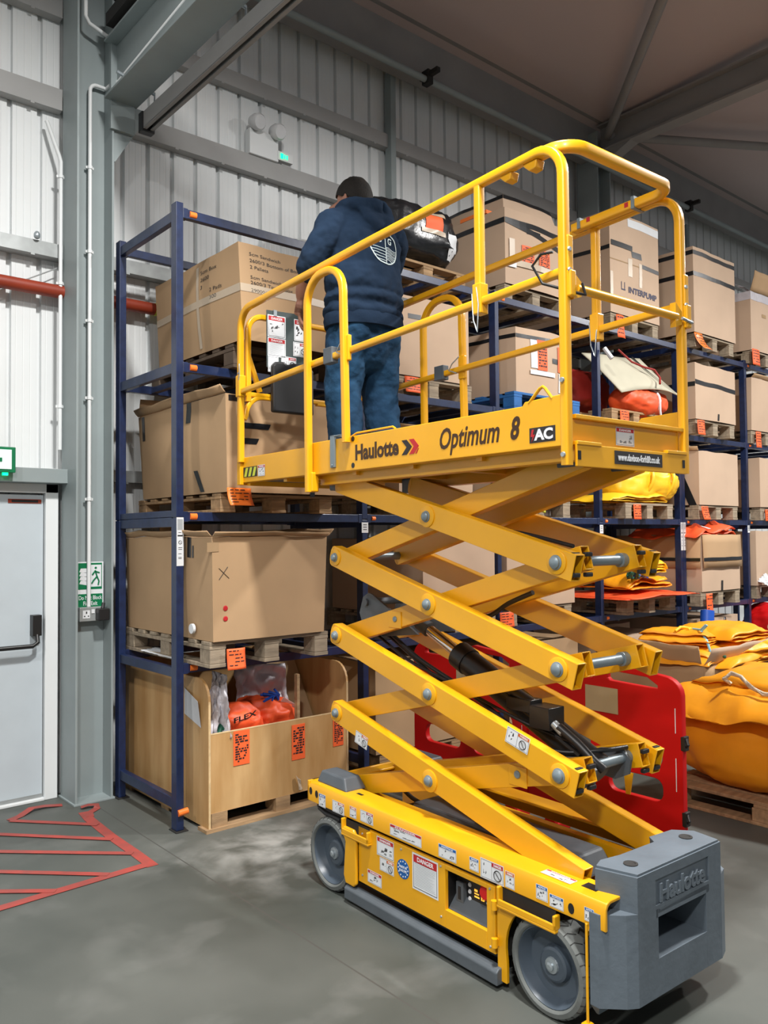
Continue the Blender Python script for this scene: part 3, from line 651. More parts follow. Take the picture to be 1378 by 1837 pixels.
# hydraulic ram
def ram():
    a = Vector((.35, .02, .77)); t = Vector((.35, 1.05, 1.245)); d = (t-a).normalized()
    o = MB('black').tube([a, a+d*.82], .056, n=22).build('hydraulic_cylinder', LT, smooth=40)
    b = MB('black'); b.tube([a+d*.76, a+d*.83], .061, n=22); b.tube([a+d*.05+Vector((-.06, 0, .03)), a+d*.5+Vector((-.06, 0, .035))], .012, n=8); b.build('gland', o, smooth=40)
    b = MB('chrome'); b.tube([a+d*.8, a+d*1.08], .026, n=20); b.build('piston_rod', o, smooth=40)
    b = MB('darkgrey'); b.tube([a+d*1.05, a+d*1.12], .036, n=16); b.build('rod_eye', o, smooth=40)
    b = MB('black'); b.box(.24, .33, .17, .27, .90, .985); b.box(.25, .32, .27, .40, .95, 1.0); b.tube([(.28, .28, .98), (.28, .42, 1.03)], .022, n=12); b.use('steel'); b.tube([(.26, .165, .93), (.26, .12, .90)], .016, n=12); b.tube([(.3, .38, 1.02), (.3, .43, 1.045)], .012, n=10); b.build('valve_block', o, smooth=40, bevel=.003)
ram()
b = MB('darkgrey')
for x in (.235, .455):
    b.prism([(.92, 1.20), (1.17, 1.17), (1.33, 1.20), (1.36, 1.27), (1.33, 1.35), (1.29, 1.37), (1.26, 1.365), (1.02, 1.25)], 'x', x, x+.012)
b.cyl((.235, 1.30, 1.325), (.467, 1.30, 1.325), .018, 14); b.cyl((.222, 1.30, 1.325), (.235, 1.30, 1.325), .018, 14)
b.split('ram_bracket', LT)
b = MB('darkgrey')
for x in (.24, .45): b.prism([(-.04, .80), (-.03, .745), (.03, .715), (.16, .725), (.26, .755), (.1, .82), (0, .835)], 'x', x, x+.012)
b.split('ram_bracket', LT)
# hoses
def hose(pts, r=.008, name='hydraulic_hose'):
    P = [Vector(p) for p in pts]; Q = []
    for i in range(len(P)-1):
        p0 = P[max(i-1, 0)]; p1 = P[i]; p2 = P[i+1]; p3 = P[min(i+2, len(P)-1)]
        for k in range(6):
            t = k/6; Q.append(.5*((2*p1)+(p2-p0)*t+(2*p0-5*p1+4*p2-p3)*t*t+(3*p1-p0-3*p2+p3)*t*t*t))
    Q.append(P[-1]); MB('black').tube(Q, r, n=8).build(name, LT, smooth=60)
hose([(.27, 1.34, 1.24), (.26, 1.2, 1.21), (.26, .95, 1.09), (.25, .6, .98), (.24, .3, .86), (.25, .10, .80), (.27, .04, .76)], .010)
hose([(.29, 1.32, 1.22), (.28, 1.1, 1.13), (.27, .8, 1.0), (.27, .4, .88), (.25, .16, .83), (.36, .02, .84), (.47, -.01, .84)], .009)
hose([(.25, 1.3, 1.2), (.24, 1.0, 1.08), (.24, .7, 1.01), (.25, .35, .92), (.28, .2, .88), (.3, .08, .86)], .007)
hose([(.26, .14, .92), (.27, .06, .87), (.28, -.0, .82), (.30, -.03, .79)], .018, 'ribbed_hose')
hose([(.25, 1.34, 1.86), (.25, 1.0, 1.80), (.25, .6, 1.69), (.25, .3, 1.65), (.25, .05, 1.6)], .008)
hose([(.25, .62, 1.33), (.25, .5, 1.31), (.25, .38, 1.37), (.25, .25, 1.42)], .010)
hose([(.3, 1.3, .42), (.28, 1.2, .50), (.30, 1.05, .43), (.34, .98, .40)], .010)
# ---------------- platform
zt, zb = 2.098, 1.94
for s in (0, 1):
    x0, x1 = (0, .008) if not s else (WID-.008, WID)
    b = MB('yellow')
    b.prism([(-.13, zb), (-.13, 2.118), (.055, 2.112), (.067, zt), (1.44, zt), (1.44, zb)], 'x', x0, x1)
    b.box(min(x0, x1-.04 if s else x0), max(x1, x0+.04 if not s else x1), -.13, 1.44, zb, zb+.008)
    fixn(b.build('side_plate', LT, bevel=.003))
    xs = .014 if not s else WID-.022
    b = MB('yellow'); b.box(xs, xs+.008, 1.36, 2.15, 1.945, 2.085); b.box(xs, xs+.035 if not s else xs+.008, 1.40, 2.15, 1.945, 1.953); b.build('extension_side_plate', LT, bevel=.003)
b = MB('darkgrey'); b.box(.01, .69, -.12, 1.44, 1.950, 1.962); b.box(.03, .67, 1.44, 2.14, 1.955, 1.967); b.build('deck_floor', LT)
b = MB('yellow')
for y in (-.1, .3, .7, 1.1, 1.42): b.box(.03, .67, y, y+.03, 1.925, 1.95)
b.box(.05, .11, -.12, 1.42, 1.895, 1.95); b.box(.59, .65, -.12, 1.42, 1.895, 1.95); b.box(.09, .105, -.12, 1.42, 1.87, 1.9) if 0 else None
for y in (1.7, 2.08): b.box(.03, .67, y, y+.03, 1.93, 1.955)
b.split('deck_underframe', LT)
b = MB('yellow'); b.box(.014, .686, 2.142, 2.16, 1.935, 2.09); b.box(-.006, .02, 2.13, 2.165, 1.935, 2.09); b.build('toe_board', LT, bevel=.003)
b = MB('yellow'); b.box(.035, .67, -.125, -.117, 1.95, 2.035); b.box(.035, .685, -.142, -.117, 2.035, 2.050); b.build('toe_board', LT, bevel=.002)
b = MB('yellow'); b.box(.03, .69, -.148, -.138, 1.872, 1.948); b.box(.03, .16, -.152, -.13, 1.945, 1.958); b.box(.56, .69, -.152, -.13, 1.945, 1.958); b.build('end_plate', LT, bevel=.002)
b = MB('black')
for x in (.042, .668): b.box(x-.008, x+.008, -.1495, -.148, 1.895, 1.925)
b.split('end_plate_slot', LT)
# lifting eye on the near plate
MB('yellow').tube([(.004, .038, 2.105), (.004, -.012, 2.150), (.004, -.026, 2.155), (.004, -.036, 2.148), (.004, -.068, 2.108)], .006, n=8).build('lifting_eye', LT, smooth=40)
b = MB('pin'); b.box(-.012, 0, 1.215, 1.25, 1.965, 2.115); b.box(-.012, .04, 1.215, 1.25, 2.108, 2.115); b.box(-.012, .0, 1.13, 1.25, 2.108, 2.114); b.lathe([(.006, 0), (.005, .004)], (-.012, 1.232, 1.975), (-1, 0, 0), 10); b.build('extension_latch', LT, bevel=.002)
b = MB('black'); b.cyl((-.0015, 1.083, 1.965), (0, 1.083, 1.965), .012, 16); b.cyl((-.0015, 1.083, 2.085), (0, 1.083, 2.085), .012, 16); b.split('bolt_hole', LT)
MB('yellow').tube([(.02, .80, 2.10), (.02, .82, 2.112), (.02, 1.08, 2.112), (.02, 1.12, 2.10)], .005, n=8).build('deck_handle', LT, smooth=40)
# guardrails
rs = .0168
def loop(pts, name='guardrail', r=rs, parent=LT): return MB('rail').tube(pts, r*.97, sec=RSEC).build(name, parent, smooth=35, bevel=0)
def hpost(y, x, z0, z1, name='guardrail_post', r=rs): return loop([(x, y, z0), (x, y, z1)], name, r)
ZT, ZM = 2.975, 2.50
for s in (0, 1):
    X = .0 if not s else WID
    xe = X
    R = .11
    pts = [(X, -.13, 1.875), (X, -.13, ZT-R)]+arc((X, -.13+R, ZT-R), (0, -1, 0), (0, 0, 1), R, 0, pi/2)+[(X, 1.0, ZT-.03), (X, 2.13-R, 2.905)]+arc((X, 2.13-R, 2.905-R), (0, 0, 1), (0, 1, 0), R, 0, pi/2)[1:]+[(X, 2.13, 2.06)]
    g = loop(pts)
    xi = X-.022 if not s else X+.022
    # overlapping inner hoop between the fixed and sliding rails
    ri = .13
    loop([(xi, 1.105, 2.07), (xi, 1.12, 2.86-ri)]+arc((xi, 1.12+ri, 2.86-ri+.03), (0, -1, 0), (0, 0, 1), ri, 0, pi/2)+arc((xi, 1.42-ri, 2.86-ri+.03), (0, 0, 1), (0, 1, 0), ri, 0, pi/2)+[(xi, 1.415, 1.86)], 'guardrail_hoop')
    loop([(X, -.13, ZM+.03), (X, 1.40, ZM-.02), (X, 2.12, 2.45)], 'mid_rail', .0148)
    p = hpost(.268, X, 2.50, ZT-.02, r=.017)
    b = MB('rail'); b.box(X-.021, X+.021, .246, .290, 2.47, 2.585); b.build('post_socket', LT, bevel=.004)
    MB('steel').tube([(X-.02 if not s else X+.02, .268, 2.57), (X-.028, .25, 2.50), (X-.024, .262, 2.40), (X-.02, .285, 2.45), (X-.022, .29, 2.55)], .0025, n=6).build('locking_pin', LT, smooth=60)
    b = MB('rail'); b.box(X-.006, X+.0205, -.154, -.109, 2.53, 2.65); b.box(X-.006, X+.024, -.162, -.12, 2.44, 2.53); b.split('post_sleeve', LT, bevel=.005)
    b = MB('steel')
    for z in (1.91, 2.16): b.lathe([(.010, 0), (.008, .006)], (X-.019 if not s else X+.019, -.13, z), (-1 if not s else 1, 0, 0), 10)
    for z in (2.53, 2.60): b.lathe([(.009, 0), (.007, .006)], (X, -.152, z), (0, -1, 0), 10)
    b.split('rail_bolt', LT)
    b = MB('rail'); b.box(X-.021, X+.021, 1.39, 1.44, 1.86, 1.955); b.box(X-.0215, X+.0215, 2.107, 2.153, 2.42, 2.54); b.box(X-.022 if not s else X, X if not s else X+.022, 1.085, 1.13, 2.44, 2.56); b.split('post_sleeve', LT, bevel=.006)
    b = MB('darkgrey'); b.box(X-.02, X+.02, 1.22, 1.29, 2.455, 2.53); b.build('rail_clamp', LT, bevel=.003)
    b = MB('steel'); b.lathe([(.006, 0), (.005, .004)], (X-.017, 2.125, 2.55), (-1, 0, 0), 8); b.tube([(X-.02, 2.11, 2.60), (X-.024, 2.10, 2.54), (X-.02, 2.115, 2.51)], .003, n=5); b.tube([(X-.02, 1.10, 2.55), (X-.03, 1.14, 2.52), (X-.026, 1.17, 2.49), (X-.02, 1.12, 2.47)], .0035, n=6); b.build('locking_pin', LT, smooth=60)
# brackets welded under the near top rail
for y0, y1 in ((.10, .145), (-.02, .03)):
    b = MB('rail'); b.prism([(y0, 2.958), (y0+.008, 2.928), (y1-.012, 2.925), (y1+.01, 2.945), (y1+.02, 2.958)], 'x', -.003, .04); b.split('rail_bracket', LT, bevel=.004)
# gate rail at the front end
gz = ZT+.005; ey = -.20
ey = -.135
pts = [(.022, .03, gz-.005), (.024, -.03, gz)]+arc((.115, ey+.09, gz), (-1, 0, 0), (0, -1, 0), .09, .25, pi/2)[0:]+arc((.575, ey+.085, gz), (0, -1, 0), (1, 0, 0), .085, 0, pi/2)+[(.66, .35, gz-.01)]
loop(pts, 'gate_top_rail', .0195)
b = MB('pin'); b.box(.637, .712, .03, .045, gz-.025, gz+.025); b.box(.637, .712, .30, .315, gz-.025, gz+.02); b.split('rail_clip', LT)
b = MB('redh'); b.box(.6405, .6415, .060, .078, gz-.010, gz+.010); b.box(.6405, .6415, .250, .268, gz-.010, gz+.010); b.split('arrow_sticker', LT)
b = MB('rail'); b.tube([(.05, -.14, 2.478), (.65, -.14, 2.478)], .0155, n=14)
for x in (.035, .645): b.prism([(x-.012, 2.435), (x+.03, 2.45), (x+.03, 2.50), (x-.012, 2.53)], 'y', -.15, -.125)
fixn(b.build('gate_bar', LT, smooth=50))
MB('black').tube([(-.02, -.10, 2.60), (-.035, -.06, 2.60), (-.035, -.02, 2.57), (-.03, -.06, 2.50), (.03, -.17, 2.45), (.06, -.17, 2.45), (.05, -.165, 2.49)], .005, n=8).build('spring_hook', LT, smooth=60)
b = MB('steel'); b.tube([(.66, -.16, 2.47), (.72, -.165, 2.46), (.725, -.15, 2.48)], .006, n=8); b.split('spring_hook', LT, smooth=60)
# rear end rail of the extension, diagonal braces and the hanging document panel
ye = 2.13; zr = 2.885; R = .09
pts = [(.045, ye, 2.40), (.045, ye, zr-R)]+arc((.045+R, ye, zr-R), (-1, 0, 0), (0, 0, 1), R, 0, pi/2)+arc((.655-R, ye, zr-R), (0, 0, 1), (1, 0, 0), R, 0, pi/2)+[(.655, ye, 2.40)]
loop(pts, 'end_rail', .016)
for q in (0, 1):
    f = (lambda x: x) if not q else (lambda x: WID-x)
    loop([(f(.045), ye, 2.66), (f(.12), ye, 2.46)], 'brace', .014)
    loop([(f(.02), ye, 2.30)]+[Vector((f(v.x), v.y, v.z)) for v in arc((.14, ye, 2.32), (-1, 0, 0), (0, 0, 1), .11, 0, pi/2)]+[(f(.2), ye, 2.43)], 'brace', .014)
loop([(.0, ye, 2.44), (.70, ye, 2.44)], 'end_mid_rail', .014)
dp = MB('docg'); dp.prism([(.145, 2.60), (.145, 2.925), (.43, 2.935), (.43, 2.60)], 'y', ye-.035, ye-.03)
dpo = fixn(dp.build('document_panel', LT, bevel=.002))
def dl(x0, x1, z0, z1, h, t, k, sd): label_plate(dpo, (x0, ye-.0365, z0), (1, 0, 0), (0, 0, 1), x1-x0, z1-z0, h, t, k, sd)
dl(.150, .268, 2.775, 2.90, 'redh', 'DANGER', 'icons', 11); dl(.150, .268, 2.665, 2.772, 'redh', 'DANGER', 'text', 12)
dl(.325, .412, 2.775, 2.90, 'redh', 'DANGER', 'icons', 13); dl(.318, .412, 2.685, 2.768, 'redh', 'DANGER', 'split', 14)
dl(.152, .220, 2.575, 2.665, None, None, 'icons', 15); dl(.238, .338, 2.60, 2.675, 'redh', 'DANGER', 'split', 16)
b = MB('black'); b.prism([(.165, 2.345), (.165, 2.61), (.185, 2.63), (.235, 2.635), (.26, 2.62), (.30, 2.635), (.415, 2.63), (.435, 2.60), (.435, 2.345)], 'y', ye-.075, ye-.035); fixn(b.build('document_box', LT, bevel=.012, bseg=3))
b = MB('steel'); b.box(.19, .21, ye-.04, ye+.015, 2.895, 2.93); b.box(.36, .38, ye-.04, ye+.015, 2.9, 2.935); b.split('hanger', LT)
# ---------------- writing on the platform plate
def ntext(name, txt, y0, y1, z0, z1, m='ink', off=.02, shear=0, x=-.0006):
    b = MB(m); b.text(txt, frame(UN, VN, (x, y0, z0)), width=(y0-y1)-(z1-z0)*shear, height=z1-z0, ext=.0006, off=off, shear=shear); b.build(name, LT)
ntext('maker_name', 'Haulotte', 1.065, .758, 1.984, 2.056, 'brownink', .035)
ntext('model_name', 'Optimum', .514, .168, 1.957, 2.066, 'brownink', .018, .2)
ntext('model_number', '8', .128, .072, 1.983, 2.067, 'brownink', .03, .18)
b = MB('ink'); b.prism([(.738, 2.043), (.705, 2.043), (.672, 2.012), (.705, 1.981), (.738, 1.981), (.706, 2.012)], 'x', -.0012, 0)
b.use('redh'); b.prism([(.690, 2.043), (.660, 2.043), (.628, 2.012), (.660, 1.981), (.690, 1.981), (.660, 2.012)], 'x', -.0012, 0); b.prism([(.634, 2.002), (.628, 2.002), (.642, 1.981), (.652, 1.981)], 'x', -.0012, 0)
fixn(b.build('chevron_mark', LT))
b = MB('ink'); b.box(-.001, 0, -.082, .034, 1.963, 2.016); b.use('redh'); b.prism([(.022, 2.010), (.012, 2.010), (.018, 1.992), (.008, 1.992), (.024, 1.966), (.018, 1.985), (.028, 1.985)], 'x', -.002, -.001)
b.use('white'); b.text('AC', frame(UN, VN, (-.0018, .012, 1.970)), width=.084, height=.040, ext=.0005, off=.04); fixn(b.build('ac_badge', LT))
b = MB('ink'); b.box(.0122, .0138, 1.975, 2.125, 1.975, 2.03); b.use('hazy')
for i in range(3): b.prism([(2.115-.045*i, 1.978), (2.09-.045*i, 1.978), (2.07-.045*i, 2.026), (2.095-.045*i, 2.026)], 'x', .011, .0122)
fixn(b.build('hazard_stripe', LT))
label_plate(LT, (.0125, 1.965, 1.972), UN, VN, .075, .06, 'redh', 'DANGER', 'icons', 3)
label_plate(LT, (.275, -.1255, 1.960), (1, 0, 0), (0, 0, 1), .11, .066, 'redh', 'DANGER', 'icons', 4)
b = MB('ink'); b.box(.235, .525, -.1495, -.148, 1.890, 1.937); b.use('white'); b.text('www.davison-forklift.co.uk', frame((1, 0, 0), (0, 0, 1), (.253, -.1502, 1.902)), width=.255, height=.026, ext=.0004, off=.03); b.build('dealer_sticker', LT)
# ---------------- stickers on the chassis
def cl_(y0, y1, z0, z1, h, t, k, sd, x=.0055): label_plate(LT, (x, y0, z0), UN, VN, y0-y1, z1-z0, h, t, k, sd)
cl_(1.385, 1.328, .372, .432, 'blueh', 'NOTICE', 'icons', 21); cl_(1.272, 1.178, .375, .428, 'orh', 'WARNING', 'split', 22)
cl_(1.135, 1.085, .385, .434, 'orh', 'WARNING', 'icons', 23); cl_(1.055, .962, .388, .438, 'redh', 'DANGER', 'split', 24)
cl_(.845, .642, .385, .432, 'redh', 'DANGER', 'icons', 25); cl_(.54, .438, .385, .436, 'blueh', 'NOTICE', 'icons', 26)
cl_(.366, .317, .388, .436, 'blueh', 'NOTICE', 'icons', 27); cl_(.308, .19, .378, .450, 'redh', 'DANGER', 'split', 28); cl_(.183, .138, .382, .440, 'orh', 'WARNING', 'icons', 29)
cl_(.038, -.014, .390, .440, 'blueh', 'NOTICE', 'icons', 30); cl_(-.022, -.082, .384, .426, 'blueh', 'NOTICE', 'icons', 31); cl_(-.168, -.206, .388, .432, 'blueh', 'NOTICE', 'icons', 32)
cl_(.945, .828, .272, .352, 'redh', 'DANGER', 'icons', 33, .0115); cl_(.925, .828, .212, .268, 'orh', 'WARNING', 'split', 34, .0115); cl_(1.012, .913, .135, .19, 'redh', 'DANGER', 'icons', 35, .0115)
cl_(.708, .55, .205, .352, 'redh', 'DANGER', 'text', 36, .0115)
label_plate(LT, (.03, .04, .4705), UN, (1, 0, 0), .13, .04, 'redh', 'DANGER', 'icons', 37)
b = MB('blueh'); b.lathe([(.040, 0), (.040, .001)], (.0118, .768, .262), (-1, 0, 0), 28); b.use('white')
for i in range(12): a = 2*pi*i/12; b.lathe([(.0035, 0), (.0035, .0008)], (.0108, .768+.031*cos(a), .262+.031*sin(a)), (-1, 0, 0), 5)
b.text('MADE IN', frame(UN, VN, (.0102, .792, .265)), width=.048, height=.010, ext=.0003, off=.02); b.text('EUROPE', frame(UN, VN, (.0102, .792, .250)), width=.048, height=.010, ext=.0003, off=.02); b.build('origin_badge', LT)
# ================================================================ RACKING
RX, RY, BS, RD = 2.114, 4.296, 1.35, .865
LV = [0, .931, 1.794, 2.652, 3.545]
PWX, PWY = .045, .065
def rack(name, x0, nb, lab, ox):
    t = tag(empty(name, (x0, RY, 0)), lab, 'rack')
    H = LV[4]+.03
    for i in range(nb+1):
        x = i*BS
        for y0 in (0, RD-PWY):
            b = MB('navy'); b.box(x, x+PWX, y0, y0+PWY, .006, LV[2]-.035); b.box(x, x+PWX, y0, y0+PWY, LV[2]-.03, H); b.box(x+.006, x+PWX-.006, y0+.006, y0+PWY-.006, LV[2]-.04, LV[2]-.025); b.use('blackm'); b.box(x-.012, x+PWX+.02, y0-.02, y0+PWY+.01, 0, .006)
            b.build('upright', t, bevel=.003)
        b = MB('navy')
        for z0, z1 in ((.12, .18), (LV[1]-.075, LV[1]-.02), (LV[2]-.085, LV[2]-.03), (LV[2]-.028, LV[2]+.01), (LV[3]-.06, LV[3]), (LV[4]-.07, LV[4]-.01)):
            b.box(x+.004, x+PWX-.004, PWY, RD-PWY, z0, z1)
        b.split('side_rail', t, bevel=.003)
    for i in range(nb):
        xa, xb = i*BS+PWX, (i+1)*BS
        for k in (1, 2, 3, 4):
            for y0 in (.004, RD-.044):
                b = MB('navy'); b.box(xa, xb, y0, y0+.04, LV[k]-.052, LV[k]); b.box(xa, xa+.03, y0-.003, y0+.043, LV[k]-.056, LV[k]+.003); b.box(xb-.03, xb, y0-.003, y0+.043, LV[k]-.056, LV[k]+.003)
                b.build('beam', t, bevel=.002)
            if k < 4 or i:
                b = MB('navy'); n_ = 3
                for q in range(n_): xx = xa+.2+(xb-xa-.4)*q/(n_-1); b.box(xx-.02, xx+.02, .044, RD-.044, LV[k]-.045, LV[k]-.008)
                b.split('shelf_support', t)
            cz = LV[k]-.025
            w_ = .042 if ox == 0 and i == 0 else .03
            MB('clip').tube([(xa+.042, .010, cz), (xa+.042+w_, .010, cz)], .019 if i == 0 and ox == 0 else .015, n=14).build('orange_clip', t, smooth=50)
    if ox == 0:
        MB('clip').tube([(.008, -.004, .105), (PWX+.02, -.008, .112)], .018, n=12).build('orange_clip', t, smooth=50)
    return t
def rlabel(t, x, z0, z1, w_=.042, seed=1):
    rnd = random.Random(seed); b = MB('white'); b.box(x, x+w_, -.0015, 0, z0, z1)
    b.use('pin')
    if z1-z0 > .15:
        for i in range(22): b.box(x+.005, x+w_-.005, -.002, -.0015, z1-.012-i*.0028, z1-.0108-i*.0028)
        b.use('ink'); b.box(x+.006, x+w_-.006, -.002, -.0015, z1-.108, z1-.100); b.lathe([(.011, 0), (.011, .0008)], (x+w_/2, -.0015, z1-.142), (0, -1, 0), 16); b.use('white'); b.lathe([(.008, 0), (.008, .0004)], (x+w_/2, -.0023, z1-.142), (0, -1, 0), 16); b.use('ink'); b.tube([(x+w_/2-.007, -.003, z1-.136), (x+w_/2+.007, -.003, z1-.148)], .001, n=4)
        for q in (.085, .17, .18, .205, .225, .232):
            b.box(x+.010, x+w_-.012+rnd.uniform(-.004, .004), -.002, -.0015, z1-q-.003, z1-q)
    else:
        b.use('ink')
        for q in (.2, .42, .65): b.box(x+.012, x+w_-.012, -.002, -.0015, z1-(z1-z0)*q-.005, z1-(z1-z0)*q)
    b.build('rack_label', t)
r1 = rack('pallet_rack', RX, 4, 'dark navy pallet rack nearest the column, with four bays of stacked loads', 0)
rlabel(r1, .001, 1.488, 1.763, .043, 1); rlabel(r1, BS-.006, 1.672, 1.742, .056, 2); rlabel(r1, 3*BS-.004, 1.66, 1.735, .05, 3); rlabel(r1, 4*BS+.001, 1.488, 1.765, .043, 4)
r2x = RX+4*BS+.052
r2 = rack('pallet_rack', r2x, 2, 'navy pallet rack standing farther right, beyond the doubled uprights', 1)
rlabel(r2, .001, 1.488, 1.765, .043, 5); rlabel(r2, BS-.002, 1.66, 1.74, .05, 6)

# ================================================================ PALLETS
def pallet_proto(name, m, bw=.8, bd=1.2):
    t = empty(name, (0, 0, 0)); rnd = random.Random(3)
    b = MB(m)
    nb = 7
    for i in range(nb):
        y = bd*i/(nb-1)*(1-.1/bd); wv = .098 if i in (0, 3, 6) else .085
        b.box(0, bw, y, y+wv, .122+rnd.uniform(0, .002), .142)
    for x in (0, bw/2-.05, bw-.1): b.box(x, x+.1, 0, bd, .10, .121)
    b.build('top_deck', t, bevel=.002)
    for x in (0, bw/2-.05, bw-.1):
        for y in (0, bd/2-.06, bd-.12):
            MB(m).box(x+.002, x+.098, y+.002, y+.118, .022, .10).build('block', t, bevel=.003)
        MB(m).box(x, x+.1, 0, bd, 0, .021).build('bottom_board', t, bevel=.002)
    return t
protos = {}
def pallet(x, y, z, lab, m='wood', rz=0, grp=None, sz=1.0, bw=.8, bd=1.12):
    k = (m, bw, bd); nm = 'wooden_pallet' if m != 'bluewood' else 'blue_pallet'
    if k not in protos: protos[k] = t = pallet_proto(nm, m, bw, bd)
    else: t = copy_tree(protos[k])
    t.location = (x, y, z); t.rotation_euler = (0, 0, rz); t.scale.z = sz; return tag(t, lab, 'pallet', grp)

# ================================================================ CARTONS
class Carton:
    """double wall carton with slightly bulging sides; origin is the front left bottom corner"""
    def __init__(s, name, loc, w_, d, h, lab, rz=0, m='card', bulge=.015, seed=0, opened=False, taper=0, lean=0, cat='carton', group=None, side=None, top=True):
        s.t = tag(empty(name, loc, rz), lab, cat, group); s.w, s.d, s.h, s.b, s.seed, s.taper, s.lean = w_, d, h, bulge, seed, taper, lean
        b = MB(m); N_ = 10
        for f in 'FRBL': b.grid(lambda u, v, f=f: s.p(f, u, v), N_, 8)
        if opened:
            b.grid(lambda u, v: Vector((.01+u*(w_-.02), .01+v*(d-.02), h*.35)), 2, 2)
        elif top: b.grid(lambda u, v: s.top(u, v), N_, N_)
        s.body = fixn(b.build('carton_body', s.t, smooth=40, solid=.006 if opened else 0))
    def n(s, p): return noise.noise(Vector(p)*2.2+Vector((s.seed*3.7, s.seed*1.3, 0)))
    def p(s, f, u, v, off=0):
        w_, d, h = s.w, s.d, s.h; c = {'F': (u*w_, 0), 'R': (w_, u*d), 'B': (w_-u*w_, d), 'L': (0, d-u*d)}[f]; nx = {'F': (0, -1), 'R': (1, 0), 'B': (0, 1), 'L': (-1, 0)}[f]
        k = s.b*sin(pi*u)*(.35+.65*sin(pi*min(v*1.05, 1)))+.006*sin(pi*u)*s.n((c[0], c[1], v*h))*2+off
        e = s.taper*v
        x = c[0]+nx[0]*k+(c[0]/w_-.5)*e+s.lean*v; y = c[1]+nx[1]*k+(c[1]/d-.5)*e
        z = v*h+.012*s.n((c[0]*2+9, c[1]*2, 0))*v
        return Vector((x, y, z))
    def top(s, u, v):
        w_, d, h = s.w, s.d, s.h
        P = lambda f, q: s.p(f, q, 1)
        F_, B_ = P('F', u), P('B', 1-u); L_, R_ = P('L', 1-v), P('R', v)
        c = (1-v)*F_+v*B_; c2 = (1-u)*L_+u*R_
        cn = (1-u)*(1-v)*P('F', 0)+u*(1-v)*P('F', 1)+u*v*P('B', 0)+(1-u)*v*P('B', 1)
        q = c+c2-cn; q.z -= .012*sin(pi*u)*sin(pi*v)*(1+s.n((u, v, 1))); return q
    def strip(s, name, faces, v0, v1, m='tape', n=10, off=.002, u0=0, u1=1, dv=0):
        """horizontal band of tape over the listed faces"""
        b = MB(m)
        for f in faces: b.grid(lambda u, v, f=f: s.p(f, u0+u*(u1-u0), v0+v*(v1-v0)+dv*u, off), n, 1)
        return b.build(name, s.t)
    def patch(s, name, f, u0, u1, v0, v1, m, off=.0025, skew=0):
        b = MB(m); b.grid(lambda u, v: s.p(f, u0+u*(u1-u0)+skew*v, v0+v*(v1-v0), off), 4, 4); return b.build(name, s.t)
    def flap(s, f, length, ang, m='card', name='flap', u0=0.0, u1=1.0, jag=0.0):
        nx = {'F': Vector((0, -1, 0)), 'R': Vector((1, 0, 0)), 'B': Vector((0, 1, 0)), 'L': Vector((-1, 0, 0))}[f]
        b = MB(m)
        def fn(u, v):
            q = s.p(f, u0+u*(u1-u0), 1); a = radians(ang)*(1-.25*v+.15*s.n((u*3, 5, v))) if ang < 120 else radians(ang)-.5*max(0, .15-v)*10*0
            return q+nx*(.012 if ang > 120 else 0)+(nx*sin(a)+Vector((0, 0, 1))*cos(a))*length*v*(1-jag*.3*abs(s.n((u*9, 2, 0))))+Vector((0, 0, .004))
        b.grid(fn, 8, 4); return b.build(name, s.t, smooth=40, solid=.005)
    def sheet(s, f, u0, u1, v0, v1, m='orange', txt=True, name='orange_note', off=.006):
        o = s.patch(name, f, u0, u1, v0, v1, m, off); 
        if txt: scribble(o, lambda u, v: s.p(f, u0+u*(u1-u0), v0+v*(v1-v0), off+.002))
        return o
    def write(s, f, lines, u0, v0, uh, vh, m='ink', name='handwriting'):
        b = MB(m)
        for i, ln in enumerate(lines):
            vv, ff, x0, x1, y0, y1 = text_geo(ln, 0.0, .0)
            b.add([s.p(f, u0+(p.x-x0)*uh, v0-i*vh*1.35+(p.y-y0)*vh, .002) for p in vv], ff)
        return b.build(name, s.t)
def scribble(par, fn, rows=9, m='ink', seed=1, name='handwriting'):
    rnd = random.Random(seed); b = MB(m)
    for i in range(rows):
        v = .92-.85*i/rows; u = .1
        while u < .85:
            L_ = rnd.uniform(.08, .28)
            if rnd.random() < .8: b.add([fn(u, v), fn(min(u+L_, .92), v), fn(min(u+L_, .92), v-.045), fn(u, v-.045)], [(0, 1, 2, 3)])
            u += L_+.06
    return b.build(name, par)
def hang_note(loc, w_, h, lab, curl=.3, m='orange', rz=0, seed=0, grp='orange paper notes hanging from the pallets', tilt=0):
    """paper note stapled at its top edge, hanging and curling forward"""
    b = MB(m)
    fn = lambda u, v: Vector(((u-.5)*w_+tilt*(1-v)*h, -curl*h*((1-v)**2)*.7-.01*sin(3*u), -(1-v)*h*(1-.08*(1-v)*curl*3)))
    b.grid(fn, 6, 8); o = b.build('paper_note', None, smooth=60, solid=.0012); o.location = loc; o.rotation_euler = (0, 0, rz)
    scribble(o, lambda u, v: fn(u, v)+Vector((0, -.003, 0)), rows=5, seed=seed)
    return tag(o, lab, 'note', grp)
DZ = .145
